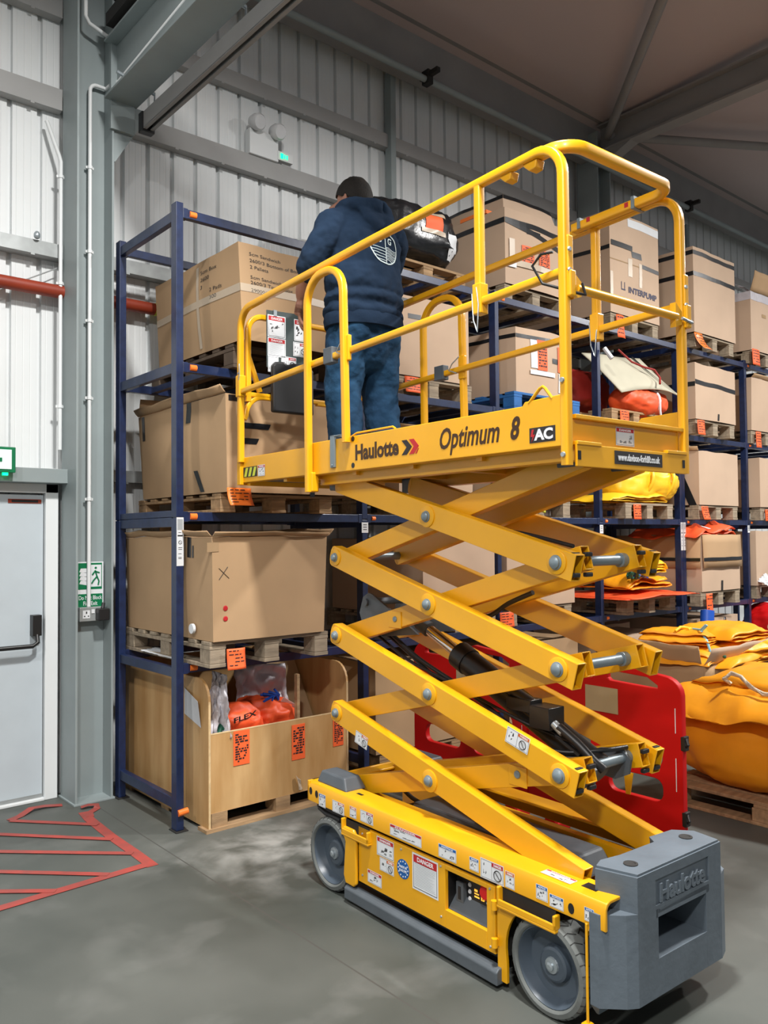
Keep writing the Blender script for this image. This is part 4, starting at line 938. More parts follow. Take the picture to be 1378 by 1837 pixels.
# ---- bay 0
c = Carton('cardboard_carton', (2.45, 4.13, LV[3]+DZ), .68, 1.10, .56, 'large carton in the top opening of the first bay, with handwriting and clear tape', seed=1, lean=-.03, bulge=.02)
c.strip('clear_tape', 'LF', .50, .58, 'clear'); c.patch('clear_tape', 'L', .55, .58, .05, .95, 'clear')
c.write('F', ['5cm Sandwich', '2600/3 Bottom of Box', '2 Pallets'], .10, .88, .055, .050); c.write('F', ['5cm Sandwich', '2600/3 Top of Box', '29000/3'], .10, .64, .055, .050)
c.write('L', ['5cm Box', '2600', '3'], .60, .85, .05, .06); c.write('L', ['2 Pads', '300'], .70, .62, .05, .06)
c.flap('R', .08, 70, jag=1, u0=.1, u1=.5)
b = MB('cardin'); 
pallet(2.45, 4.24, LV[3], 'wooden pallet under the handwritten carton at the top of the first bay', 'wood3')
c = Carton('cardboard_carton', (2.34, 4.12, LV[2]+.112), .86, 1.12, .555, 'bulging open carton behind the platform control end, second bay opening from the top', seed=2, bulge=.03, taper=.05)
c.flap('L', .06, 50, jag=1); c.flap('B', .12, -20)
for u0, v0, v1 in ((.62, .78, 1.0),): c.patch('black_tape', 'L', u0, u0+.05, v0, v1, 'tape')
c.patch('black_tape', 'L', .05, .09, .70, .99, 'tape'); c.patch('black_tape', 'F', .10, .30, .66, .72, 'tape', skew=.02); c.patch('black_tape', 'F', .08, .21, .50, .56, 'tape', skew=.02)
c.patch('black_tape', 'L', .74, .78, .02, .25, 'tape', skew=-.05); c.write('F', ['5 PART PACK'], .12, .27, .05, .05); c.patch('black_tape', 'F', .66, .70, -.03, .10, 'tape')
c.patch('black_tape', 'F', .02, .16, .93, .99, 'tape')
pallet(2.34, 4.20, LV[2], 'wooden pallet under the bulging open carton at eye level of the first bay', sz=.76)
hang_note((2.41, 4.11, LV[2]+.135), .155, .115, 'glossy red-orange note curling off the pallet under the bulging open carton', .5, m='clip', seed=3)
c = Carton('cardboard_carton', (2.20, 4.03, LV[1]+DZ), .745, 1.12, .575, 'plain carton marked with a cross and two pink spots, above the plywood crate', seed=3, bulge=.012, taper=.03)
c.flap('F', .045, 75, jag=2); c.flap('R', .07, 70, jag=1); c.flap('L', .05, 60, jag=1); c.flap('B', .14, -10, u0=.3, u1=.7)
c.patch('black_tape', 'L', .76, .80, .80, 1.0, 'tape'); c.patch('black_tape', 'L', .81, .825, .80, .92, 'tape')
b = MB('ink'); b.tube([c.p('F', .05, .70, .002), c.p('F', .13, .60, .002)], .0015, n=4); b.tube([c.p('F', .12, .71, .002), c.p('F', .05, .59, .002)], .0015, n=4); b.build('pen_cross', c.t)
for v in (.315, .215):
    b = MB('redh'); q = c.p('F', .10, v, .002); b.lathe([(.015, 0), (.010, .0015)], q, (0, -1, 0), 12); b.build('pink_spot', c.t)
c.patch('torn_hole', 'F', -.04, .05, .86, .95, 'cardin')
b = MB('white'); b.tube([(-.015, .20, .06), (-.03, .20, .06)], .028, n=16); b.build('tape_roll', c.t, smooth=40)
pallet(2.19, 4.05, LV[1], 'weathered pallet under the plain carton with the cross mark', 'wood2')
hang_note((2.34, 4.03, LV[1]+.10), .115, .12, 'orange handwritten note stuck on the pallet below the carton with the cross', .15, seed=4)
# plywood crate with contents
cr = tag(empty('plywood_crate', (2.245, 4.17, 0)), 'open plywood crate with rounded high end panels, on the floor in the first bay', 'crate')
W_, D_, H1, H2 = .99, 1.14, .56, .845
def endp(x):
    poly = [(0, .02), (0, H2-.12)]+[(.12-.12*cos(a), H2-.12+.12*sin(a)) for a in [pi/2*i/6 for i in range(1, 7)]]+[(D_, H2), (D_, .02)]
    b = MB('ply'); b.prism(poly, 'x', x, x+.015); b.use('plyedge'); b.prism([(p[0]-.001 if p[0] < .01 else p[0], p[1]) for p in poly[:2]]+[(poly[1][0]+.004, poly[1][1]), (poly[0][0]+.004, poly[0][1])], 'x', x+.001, x+.014); fixn(b.build('end_panel', cr))
endp(0); endp(W_-.015)
b = MB('ply'); b.box(.015, W_-.015, .003, .018, .10, H1-.02); b.use('plyedge'); b.box(.015, W_-.015, .002, .0185, H1-.022, H1-.018); b.build('front_panel', cr)
b = MB('ply'); b.box(.015, W_-.015, D_-.018, D_-.003, .10, H2); b.build('back_panel', cr)
b = MB('ply'); b.box(.015, W_-.015, .018, D_-.018, .115, .13); b.build('base_panel', cr)
b = MB('wood')
for x in (.02, W_/2-.05, W_-.12):
    b.box(x, x+.10, .0, .12, .02, .10); b.box(x, x+.10, .5, .62, .02, .10); b.box(x, x+.10, D_-.12, D_, .02, .10)
b.box(-.02, W_, -.015, .09, 0, .02); b.box(.0, W_, D_-.1, D_, 0, .02); b.box(.0, W_, .5, .6, 0, .02); b.box(0, W_, 0, D_, .1, .101); b.build('base_skid', cr, bevel=.002)
b = MB('wood'); b.box(W_-.06, W_-.015, .018, .05, H1-.06, H1+.02); b.box(W_-.35, W_-.33, .06, .09, .5, .8); b.build('batten', cr)
def cnote(x, z0, z1, w_, sd, nm='crate_note'):
    b = MB('orange'); b.box(x, x+w_, -.0005, .0025, z0, z1); o = b.build('orange_note', cr); scribble(o, lambda u, v: Vector((x+u*w_, -.002, z0+v*(z1-z0))), rows=12, seed=sd)
    o['label'] = 'bright orange handwritten note'
cnote(.16, .34, .535, .105, 5); cnote(.56, .30, .51, .095, 6); cnote(.87, .33, .50, .08, 7)
b = MB('white'); b.grid(lambda u, v: Vector((-.004-.02*v*u, .08+.2*(1-u), .62+.15*v-.05*u)), 3, 3); o = b.build('paper_sheet', cr, solid=.001); 
b = MB('clear'); b.grid(lambda u, v: Vector((.60+.03*u-.02*v, -.012-.008*sin(4*u+3*v), .12+.09*v-.03*u*v)), 4, 4); b.build('torn_tape', cr, solid=.002)
# lumpy fabric helper
def blob(name, loc, rx, ry, rz_, m, lab, cat, amp=.12, freq=3, seed=0, sq=2.6, rot=0, group=None, fold=0, parent=None, nu=72, nv=40, flat=0.0, tag_=True):
    b = MB(m); sd = Vector((seed*5.3, seed*2.9, seed))
    def sp(c, e): return (abs(c)**e)*(1 if c >= 0 else -1)
    def fn(u, v):
        th = 2*pi*u; ph = -pi/2+pi*v; e = 2/sq
        p = Vector((rx*sp(cos(ph), e)*sp(cos(th), e), ry*sp(cos(ph), e)*sp(sin(th), e), rz_*sp(sin(ph), e)))
        n_ = Vector((p.x/rx**2, p.y/ry**2, p.z/rz_**2)); n_.normalize() if n_.length else None
        q = Vector((p.x*freq, p.y*freq, p.z*freq*1.6))
        k = noise.noise(q+sd)*amp+amp*.5*(1-abs(noise.noise(q*2.1+sd*2)*2))+amp*.25*noise.noise(q*5+sd)
        if fold: k += fold*(.5-abs(((p.z/rz_*2.2+.35*noise.noise(q*.8+sd)) % 1)-.5))
        p = p+n_*k
        if flat and p.z < -rz_*flat: p.z = -rz_*flat+.002*p.z
        return p
    b.grid(fn, nu, nv, closeu=True)
    o = b.build(name, parent, smooth=70); o.location = loc; o.rotation_euler = (0, 0, rot)
    return tag(o, lab, cat, group) if tag_ else o
blob('fabric_sack', (2.52, 4.40, .50), .15, .15, .12, 'orcl', 'orange printed fabric sack in the plywood crate, the one lettered FLEX', 'sack', .05, 5, 3)
bb = blob('fabric_bundle', (2.80, 4.45, .52), .16, .16, .12, 'orcl', 'orange fabric bundle tied with blue cord inside the plywood crate', 'bundle', .05, 5, 4)
b = MB('ink'); b.text('FLEX', frame((.975, -.08, .20), (-.18, -.30, .94), (-.075, -.165, .065)), width=.15, height=.035, ext=.0006, off=.03); o = b.build('sack_lettering', bpy.data.objects['fabric_sack'])
b = MB('bluecl')
for i in range(7): a = i*.9; b.tube([(.05*cos(a)-.05, -.10+.03*sin(a), .13+.01*i), (.02*cos(a+1), -.12, .15), (.07*cos(a+2)-.04, -.10+.03*sin(a+2), .12)], .008, n=6)
b.build('cord', bb, smooth=60)
b = MB('white'); b.grid(lambda u, v: Vector((.02+.13*u, -.165+.03*v+.04*u, .14-.07*u-.03*v)), 4, 2); b.build('printed_band', bb, solid=.002)
b = MB('greencl'); b.tube([(2.33, 4.22, .50), (2.36, 4.24, .56), (2.40, 4.22, .51)], .02, n=8); tag(b.build('green_strap', smooth=50), 'scrap of green and white strap at the left corner of the crate', 'strap')
# a sheet folded back and forth into a soft stack
def folded(name, loc, wx, dy, h, n, m, lab, cat='tarpaulin', seed=0, rot=0, group=None, nz=.03, th=.006, droop=.03, flip=False):
    b = MB(m); rnd = random.Random(seed); sd = Vector((seed*3.1, seed*1.7, 0)); path = []
    gap = h/n; ends = [(rnd.uniform(-.06, .05)*wx, rnd.uniform(-.05, .06)*wx) for _ in range(n)]
    for i in range(n):
        xa, xb = -wx/2+ends[i][0], wx/2+ends[i][1]; z = gap*(i+.5); K = 14
        row = [(xa+(xb-xa)*k/K, z) for k in range(K+1)]
        if i % 2: row.reverse()
        path += row
        if i < n-1:
            ex = row[-1][0]; sg = 1 if i % 2 == 0 else -1
            path += [(ex+sg*gap*.55*sin(pi*q/4), z+gap*.5*(1-cos(pi*q/4))) for q in (1, 2, 3)]
    N_ = len(path)-1
    def fn(u, v):
        f = u*N_; i = min(int(round(f)), N_); x, z = path[i]
        y = (v-.5)*dy*(1-.06*rnd_row(z)); q = Vector((x*3.2, y*3.2, z*2)); e = z/h
        edge = max(abs(x)/(wx/2), abs(v-.5)*2)**4
        zz = z*(1-.28*edge)+nz*e*(noise.noise(q+sd)*1.2+.5*(1-2*abs(noise.noise(q*1.8+sd*2))))-droop*edge*e
        xx = x+nz*.5*noise.noise(Vector((y*4, z*16, seed))); yy = y+nz*.8*noise.noise(Vector((x*4, z*20, seed+4)))
        w2 = .006*(1-2*abs(noise.noise(Vector((x*9+y*5, y*3-x*2, z*6+seed)))))
        return Vector((yy, xx, max(zz+w2, .002))) if flip else Vector((xx, yy, max(zz+w2, .002)))
    def rnd_row(z): return .5+.5*sin(z/gap*2.3+seed)
    b.grid(fn, N_, 40); o = b.build(name, None, smooth=60, solid=th); o.location = loc; o.rotation_euler = (0, 0, rot); return tag(o, lab, cat, group)
def film(name, pts, lab, m='poly', seed=0, parent=None):
    b = MB(m); (p00, p10, p01, p11) = [Vector(p) for p in pts]
    def fn(u, v): p = (1-u)*(1-v)*p00+u*(1-v)*p10+(1-u)*v*p01+u*v*p11; p.y += .05*noise.noise(Vector((u*4, v*4, seed)))+.02*noise.noise(Vector((u*14, v*10, seed))); p.x += .015*noise.noise(Vector((u*9, v*9, seed+5))); return p
    b.grid(fn, 26, 22); return tag(b.build(name, parent, smooth=70, solid=.002), lab, 'film')
film('plastic_film', [(2.66, 4.55, .45), (2.98, 4.46, .45), (2.66, 4.6, .84), (2.94, 4.45, .84)], 'crumpled translucent plastic film standing up in the middle of the plywood crate', seed=2)
film('plastic_film', [(2.27, 4.24, .50), (2.40, 4.20, .50), (2.33, 4.28, .88), (2.37, 4.19, .86)], 'white plastic film rising at the left end panel of the crate', seed=6)
b = MB('cardin'); b.hexa([(2.95, 4.5, .45), (3.2, 4.5, .45), (3.2, 4.52, .45), (2.95, 4.52, .45), (2.98, 4.75, .85), (3.2, 4.75, .85), (3.2, 4.77, .85), (2.98, 4.77, .85)]); tag(b.build('cardboard_sheet'), 'brown cardboard sheet leaning inside the right end of the crate', 'sheet')
film('torn_film', [(2.17, 4.5, .945), (2.26, 4.34, .945), (2.17, 4.9, .95), (2.28, 4.9, .96)], 'crumpled white and dark film lying over the low shelf frame of the first bay', 'white', 9)
# ---- generic stock list: bay, level, x offset, front y, w, d, h, material, label
def stock(x, y, k, w_, d, h, lab, plab, m='card2', pm='wood2', seed=0, bw=.8, **kw):
    z = LV[k]; c = Carton('cardboard_carton', (x, y, z+DZ), w_, d, h, lab, m=m, seed=seed, **kw)
    if plab: pallet(x-.02+(w_-bw)/2+.02, y+.01, z, plab, pm, bw=bw)
    return c
B1, B2, B3 = RX+BS, RX+2*BS, RX+3*BS; B4 = r2x; B5 = r2x+BS
c = stock(3.83, 4.33, 3, .72, 1.0, .58, 'plain pale carton right of the man, second level from the top', 'pallet under the plain pale carton right of the man', seed=5)
c.patch('black_tape', 'F', .05, .2, .90, .96, 'tape'); c.patch('black_tape', 'F', .13, .30, .72, .78, 'tape')
hang_note((3.94, 4.30, LV[3]+.13), .16, .12, 'orange note on the pallet right of the man, partly behind the hoop post', .2, seed=8)
c = stock(3.80, 4.30, 2, .74, 1.0, .46, 'open carton with raised flaps seen just above the platform edge beside the legs', 'pallet under the open carton beside the legs', seed=6, taper=.03)
c.flap('L', .10, 25, jag=1); c.flap('F', .04, 50, jag=1); c.patch('black_tape', 'F', .2, .36, .84, .97, 'tape')
c = stock(4.02, 4.30, 1, .76, 1.08, .56, 'carton seen through the upper scissor arms, second bay, low shelf', 'pallet seen through the scissors under the carton on the low shelf of the second bay', seed=7)
c = Carton('cardboard_carton', (3.62, 4.36, .15), .9, 1.0, .62, 'dark shaded carton on the floor of the second bay, behind the scissors', m='card', seed=8); pallet(3.66, 4.37, 0, 'pallet on the floor of the second bay, deep behind the scissors', 'wood')
# black wrapped parcel
blob('wrapped_parcel', (4.18, 4.88, LV[4]+.145+.25), .46, .50, .24, 'wrap', 'long parcel in glossy black stretch film on top of the rack beside the man', 'parcel', .035, 5, 2, sq=3.4, flat=.98)
wp = bpy.data.objects['wrapped_parcel']
def stuck(name, m, x0, x1, z0, z1, skew=0, off=.004):
    b = MB(m); b.grid(lambda u, v: Vector((x0+(x1-x0)*u+skew*v, -.62, z0+(z1-z0)*v)), 8, 8); o = b.build(name, wp, smooth=70)
    d = o.modifiers.new('w', 'SHRINKWRAP'); d.target = wp; d.wrap_method = 'PROJECT'; d.use_project_y = True; d.use_negative_direction = False; d.use_positive_direction = True; d.offset = off
    return o
stuck('orange_note', 'orange', -.02, .15, -.02, .13); stuck('clear_tape', 'clear', -.05, .19, .11, .145, off=.007); stuck('clear_tape', 'clear', -.06, .18, -.035, .0, off=.007); stuck('white_note', 'white', .26, .38, -.17, .02, -.05)
pallet(3.82, 4.42, LV[4], 'pallet under the black wrapped parcel', 'wood')
# bay 2
c = stock(5.02, 4.36, 4, .80, 1.0, .62, 'tall bulging carton wound with black tape, with two red printed sheets', 'pallet under the tall carton wound with black tape', seed=9, bulge=.035, bw=.8)
c.strip('black_tape', 'LF', .80, .87, dv=-.0, off=.004); c.strip('black_tape', 'F', .80, .87, dv=-.22, off=.004)
c.patch('black_tape', 'F', .30, .52, .72, .78, 'tape'); c.sheet('F', .22, .40, .28, .55, 'orange', name='red_printed_sheet'); c.sheet('F', .48, .66, .30, .56, 'orange', name='red_printed_sheet'); c.patch('clear_tape', 'F', .05, .95, .25, .33, 'clear', off=.010); c.patch('white_label', 'F', .02, .14, .22, .30, 'white', off=.011); c.patch('clear_tape', 'F', .05, .12, .25, .6, 'clear', off=.009)
u_ = Carton('carton_lid', (5.10, 4.44, LV[4]+DZ+.60), .72, .85, .20, 'upper carton section with black tape bands, on top of the tall bulging carton', m='card2', seed=10, bulge=.03, taper=-.1); u_.strip('black_tape', 'LF', .10, .32, dv=0); u_.strip('black_tape', 'LF', .82, 1.0)
b = MB('clip'); b.box(-.10, .12, .1, .4, .02, .05); b.build('orange_scrap', u_.t)
c = stock(5.04, 4.28, 3, .72, .95, .53, 'carton with a white and orange sheet and black band, standing on the blue pallet', None, seed=11)
c.strip('black_tape', 'LF', .84, .90); c.sheet('F', .35, .52, .38, .85, 'orange'); c.patch('white_label', 'F', .24, .36, .40, .84, 'white', .005); c.patch('white_label', 'F', .22, .66, .30, .37, 'white', .009); c.sheet('F', .72, .80, .4, .8, 'orange', txt=False); c.patch('black_tape', 'F', .62, .80, .52, .60, 'tape'); c.patch('white_label', 'F', .74, .82, .08, .38, 'white', .005)
pallet(4.99, 4.26, LV[3], 'blue painted pallet below the carton with the white and orange sheet', 'bluewood', bw=.86)
c = stock(4.96, 4.30, 2, .80, 1.0, .50, 'carton showing under the platform between the deck and the upper scissor arms', 'pallet under the carton just below the platform deck', seed=12)
hang_note((5.02, 4.29, LV[2]+.10), .11, .10, 'orange note on the pallet just below the platform deck', .1, seed=9)
b = MB('hazy'); b.tube([(5.3, 4.27, LV[2]+.12), (5.31, 4.255, LV[2]+.05), (5.34, 4.255, LV[2]+.04), (5.36, 4.27, LV[2]+.11)], .012, n=8); tag(b.build('yellow_strap', smooth=50), 'short yellow webbing strap hanging from the pallet under the platform', 'strap')
c = stock(4.90, 4.28, 1, .86, 1.0, .50, 'carton on the low shelf of the third bay, right of the scissor middle', 'pallet on the low shelf of the third bay behind the scissors', seed=13)
hang_note((4.88, 4.27, LV[1]+.12), .16, .12, 'orange note behind the scissors on the low shelf of the third bay', .1, seed=10)
c = Carton('cardboard_carton', (5.0, 4.36, .15), .9, 1.0, .62, 'shaded carton on the floor of the third bay, behind the red barriers', m='card', seed=14); pallet(5.02, 4.37, 0, 'pallet on the floor of the third bay, behind the red barriers', 'wood')
# bay 3
c = stock(6.42, 4.32, 4, .82, 1.0, .95, 'tall carton printed INTERPUMP on top of the rack, framed by the platform gate', 'pallet under the carton printed INTERPUMP', seed=15, bulge=.015)
c.strip('clear_tape', 'F', .52, .53, 'cardin'); b = MB('bluecl')
vv, ff, x0, x1, y0, y1 = text_geo('INTERPUMP', 0.0, .035); b = MB(mat('print_grey_blue', (.075, .075, .12), .7, var=.05))
b.add([c.p('F', .34+(p.x-x0)/(x1-x0)*.60, .235+(p.y-y0)*.08, .003) for p in vv], ff)
for u in (.20, .26):
    b.add([c.p('F', u+q[0], .225+q[1], .003) for q in ((0, .02), (.012, .02), (.012, .10), (0, .10))], [(0, 1, 2, 3)])
b.add([c.p('F', q[0], q[1], .003) for q in ((.20, .245), (.28, .245), (.28, .257), (.20, .257))], [(0, 1, 2, 3)]); b.build('printed_name', c.t)
c.patch('black_tape', 'F', .02, .42, .66, .71, 'tape', off=.005); c.patch('black_tape', 'F', .42, .62, .60, .66, 'tape', skew=-.02); c.patch('black_tape', 'F', .62, 1.0, .52, .56, 'tape'); c.patch('clear_tape', 'F', .34, .42, .40, .58, 'clear'); c.patch('clear_tape', 'F', .56, .62, .32, .56, 'clear'); c.patch('clear_tape', 'F', .0, .05, .1, .4, 'clear')
c.strip('black_tape', 'L', .62, .66); c.strip('clear_tape', 'F', .90, .98, 'white', off=.002, u0=.35)
hang_note((6.55, 4.31, LV[4]+.13), .12, .22, 'long pink-orange note hanging below the carton printed INTERPUMP', .1, seed=11)
pallet(6.35, 4.28, LV[3], 'pallet carrying the orange roll and the pale canvas sheet', 'wood')
fb = blob('fabric_roll', (6.98, 4.40, LV[3]+.265), .40, .17, .12, 'orcl', 'fat orange fabric roll tied with a white cord, under a pale canvas flap', 'roll', .03, 4, 6, sq=2.8, rot=.1)
b = MB('white'); b.tube([Vector((.05, .19*cos(a), .145*sin(a))) for a in [2*pi*i/20 for i in range(20)]], .014, n=8, closed=True); b.tube([(.05, -.19, 0), (.03, -.2, -.1), (.05, -.2, -.17)], .01, n=6); b.build('tie_cord', fb, smooth=60)
blob('folded_fabric', (6.60, 4.95, LV[3]+.37), .38, .32, .22, 'redcl', 'dark red folded fabric behind the pale canvas sheet', 'fabric', .04, 4, 8, sq=3)
def canvas(u, v, o=0):
    P = [Vector(p) for p in ((6.42, 4.22, 2.93), (7.46, 4.22, 3.0), (6.22, 4.50, 3.31), (7.14, 4.50, 3.38))]
    p = (1-u)*(1-v)*P[0]+u*(1-v)*P[1]+(1-u)*v*P[2]+u*v*P[3]
    p.z += .03*sin(pi*v)*(1+sin(5*u))+(.05*sin(pi*u) if v < .05 else .05*sin(pi*u)*(1-v)); p.y += .02*sin(7*u+3*v)-o; return p
b = MB('oatm'); b.grid(canvas, 18, 12); cs = tag(b.build('canvas_sheet', solid=.01, smooth=50), 'pale canvas sheet sloping over the orange roll, with a black edge strip', 'sheet')
b = MB('tape'); b.grid(lambda u, v: canvas(.86+.03*u, v, .012)+Vector((0, 0, .012)), 1, 12); b.build('edge_strip', cs)
b = MB('redcl'); b.tube([(6.68, 4.42, LV[3]+.74), (6.76, 4.33, LV[3]+.62), (6.86, 4.26, LV[3]+.57), (7.0, 4.24, LV[3]+.56), (7.03, 4.20, LV[3]+.48), (6.96, 4.16, LV[3]+.41)], .010, n=8); b.build('drawstring', cs, smooth=60)
b = MB('white'); b.tube([(6.22, 4.26, LV[3]+.66), (6.25, 4.2, LV[3]+.56)], .02, n=8); tag(b.build('canvas_tube', smooth=40), 'short pale tube end hanging beside the upright left of the canvas sheet', 'tube')
hang_note((6.52, 4.26, LV[3]+.13), .14, .14, 'orange note on the pallet below the orange fabric roll', .05, seed=12)
yb = blob('tarpaulin_holdall', (6.98, 4.42, LV[2]+.325), .50, .22, .155, 'tarpb', 'bright yellow stuffed holdall with webbing handles, just under the platform corner', 'bag', .035, 4, 11, sq=3)
for x in (-.16, .20):
    b = MB('tarpb'); b.tube([Vector((x+.03*a, -.02-.235*cos(a-.2), .01+.175*sin(a))) for a in [-.6+.28*i for i in range(11)]], .018, n=8); b.build('handle', yb, smooth=60)
folded('folded_tarpaulin', (6.68, 4.53, LV[2]+.145), .86, .66, .10, 3, 'tarpb', 'flat yellow folded tarpaulin under the stuffed holdall', seed=12, nz=.03)
pallet(6.45, 4.22, LV[2], 'pallet under the yellow stuffed holdall', 'wood2'); hang_note((6.62, 4.21, LV[2]+.13), .12, .14, 'orange note on the pallet below the yellow holdall', .05, seed=13)
pallet(6.36, 4.16, LV[1], 'pallet under the yellow tarpaulins and the orange mat', 'wood2')
folded('orange_mat', (6.80, 4.50, LV[1]+.145), 1.10, .92, .03, 2, 'orcl', 'orange mat spread on the pallet under the crumpled yellow tarpaulins', 'mat', seed=14, nz=.02, droop=.02)
folded('crumpled_tarpaulin', (6.80, 4.50, LV[1]+.20), .66, .62, .15, 3, 'tarp', 'crumpled yellow tarpaulin with draped edges on the orange mat', seed=15, nz=.07)
folded('crumpled_tarpaulin', (6.96, 4.45, LV[1]+.34), .38, .40, .17, 4, 'tarpb', 'smaller bright yellow tarpaulin heaped on top of the crumpled one', seed=16, nz=.05)
for nm, mm, sd in (('green_cord_bundle', 'greencl', 1), ('blue_cord_bundle', 'bluecl', 2)):
    rnd = random.Random(sd); b = MB(mm); q = Vector((6.38+.12*sd, 4.19, LV[1]+.37))
    for i in range(9):
        a = rnd.random()*6; b.tube([q+Vector((.10*cos(a+j*.5)*rnd.uniform(.6, 1), .05*sin(a+j*.7), .045*sin(a*2+j))) for j in range(8)], .010, n=6)
    tag(b.build(nm, smooth=60), ('dark green' if sd == 1 else 'bright blue')+' tangled cord lying on the crumpled yellow tarpaulin', 'cord')
# bay 3 floor level
c = Carton('cardboard_carton', (6.23, 4.14, .12), .80, .52, .62, 'closed carton with a lifted flap behind the scissors, lower right of the third upright', m='card2', seed=17, rz=.05); c.flap('L', .10, 70)
c = Carton('cardboard_carton', (6.45, 4.72, .15), .8, .68, .62, 'plain carton deep under the lowest shelf, behind the yellow tarpaulin heap', m='card2', seed=18)
# bay 4
SX = B4
c = stock(7.72, 4.22, 4, .86, 1.02, .87, 'tall carton with two black tape bands, on top of the rack right of the gate', 'pallet under the tall carton with two black bands', seed=20, m='card2')
c.strip('black_tape', 'LF', .91, .96); c.strip('black_tape', 'LF', .66, .71)
hang_note((7.80, 4.225, LV[4]+.14), .16, .20, 'twisted orange sleeve-like note under the tall carton with two black bands', .6, m='clip', seed=14, tilt=.3)
c = stock(7.64, 4.18, 3, .82, .98, .56, 'carton with one black tape band right of the guardrail, second level from the top', 'pallet under the carton with one black band beside the guardrail', seed=21)
c.strip('black_tape', 'LF', .62, .70, dv=-.04); c.patch('black_tape', 'L', .82, .90, .68, .99, 'tape'); c.patch('hand_hole', 'F', .50, .54, .02, .14, 'blackm')
hang_note((7.70, 4.16, LV[3]+.13), .14, .15, 'orange note with a white strip on the pallet right of the guardrail', .1, seed=15)
c = stock(7.66, 4.17, 2, .80, .95, .54, 'pale carton slashed by a black tape on its left edge, under the second level', 'pallet under the pale carton with the slashed left edge', seed=22)
c.patch('black_tape', 'L', .88, .97, .0, 1.0, 'tape', skew=-.25); c.flap('L', .05, 40, jag=1)
hang_note((7.72, 4.15, LV[2]+.13), .13, .14, 'orange note with a white stripe under the pale carton with the slashed edge', .2, seed=16, tilt=.15)
c = stock(7.64, 4.15, 1, .78, 1.05, .56, 'banded carton overflowing with orange cloth, low shelf at the doubled uprights', 'pallet under the carton overflowing with orange cloth', seed=23)
c.strip('black_tape', 'F', .54, .60, off=.026); c.strip('black_tape', 'L', .54, .60, off=.026); c.flap('F', .33, 178); c.flap('L', .33, 178); c.patch('hand_hole', 'F', .47, .52, .0, .18, 'blackm')
folded('folded_fabric', (8.0, 4.55, LV[1]+DZ+.52), .72, .78, .17, 3, 'orcl', 'orange cloth with white stripes bulging out of the banded carton', 'fabric', seed=24, nz=.07)
b = MB('white'); b.grid(lambda u, v: Vector((7.86+.05*u+.03*v, 4.19+.3*v, LV[1]+DZ+.625+.05*sin(pi*v*.6))), 1, 6); tag(b.build('white_band', solid=.004, smooth=60), 'white stripe band lying over the orange cloth in the banded carton', 'band')
hang_note((7.72, 4.12, LV[1]+.13), .12, .19, 'orange note on the pallet below the banded carton with orange cloth', .05, seed=17)
c = Carton('cardboard_carton', (7.80, 4.30, .14), .85, .9, .64, 'carton bound with two black straps, low behind the folded tarpaulins', m='card2', seed=25, bulge=.03)
for q in (.28, .62): b = MB('tape'); b.grid(lambda u, v: c.top(q+.05*u, v)+Vector((0, 0, .004)), 1, 8); b.grid(lambda u, v: c.p('F', q+.05*u, v, .004), 1, 6); b.build('black_strap', c.t, solid=.002, smooth=60)
# bay 5
c = stock(8.98, 4.24, 4, .82, 1.0, .66, 'carton with white film and torn top, top of the rack at right frame edge', 'pallet on top of the rack at the right frame edge', seed=26)
c.strip('white_film', 'LF', .86, 1.0, 'poly'); c.flap('F', .22, 20); film('plastic_film', [(9.05, 4.26, LV[4]+.80), (9.7, 4.26, LV[4]+.80), (9.15, 4.6, LV[4]+1.05), (9.7, 4.6, LV[4]+1.0)], 'torn pale film heaped over the carton at the right frame edge, top of the rack', seed=12)
c.patch('tape_scrap', 'F', .30, .42, .60, .66, 'cardin'); hang_note((9.04, 4.22, LV[4]+.15), .17, .18, 'orange note on the top pallet at the right frame edge', .05, seed=18)
c = stock(8.98, 4.26, 3, .82, 1.0, .58, 'carton at the right frame edge, second level from the top', 'pallet at the right frame edge, second level from the top', seed=27, taper=.04); c.flap('F', .05, 60)
hang_note((9.10, 4.24, LV[3]+.13), .12, .18, 'orange note at the right frame edge, second level from the top', .05, seed=19)
c = stock(8.98, 4.18, 2, .84, 1.0, .54, 'carton at the right frame edge, just above eye level', 'pallet at the right frame edge, just above eye level', seed=28)
hang_note((9.14, 4.17, LV[2]+.12), .14, .13, 'orange note at the right frame edge, just above eye level', .05, seed=20)
c = stock(8.98, 4.24, 1, .84, 1.0, .60, 'domed carton at the right frame edge, low shelf', 'pallet at the right frame edge, low shelf', seed=29)
film('plastic_film', [(9.0, 4.1, LV[1]+.14), (9.2, 4.1, LV[1]+.12), (9.0, 4.25, LV[1]+.2), (9.12, 4.2, LV[1]+.28)], 'scrap of white film on the low shelf near the right frame edge', 'white', 31)
blob('red_sack', (9.34, 4.2, .62), .33, .3, .25, 'redp', 'bright red sack at the right frame edge, below the lowest shelf', 'sack', .04, 4, 32)
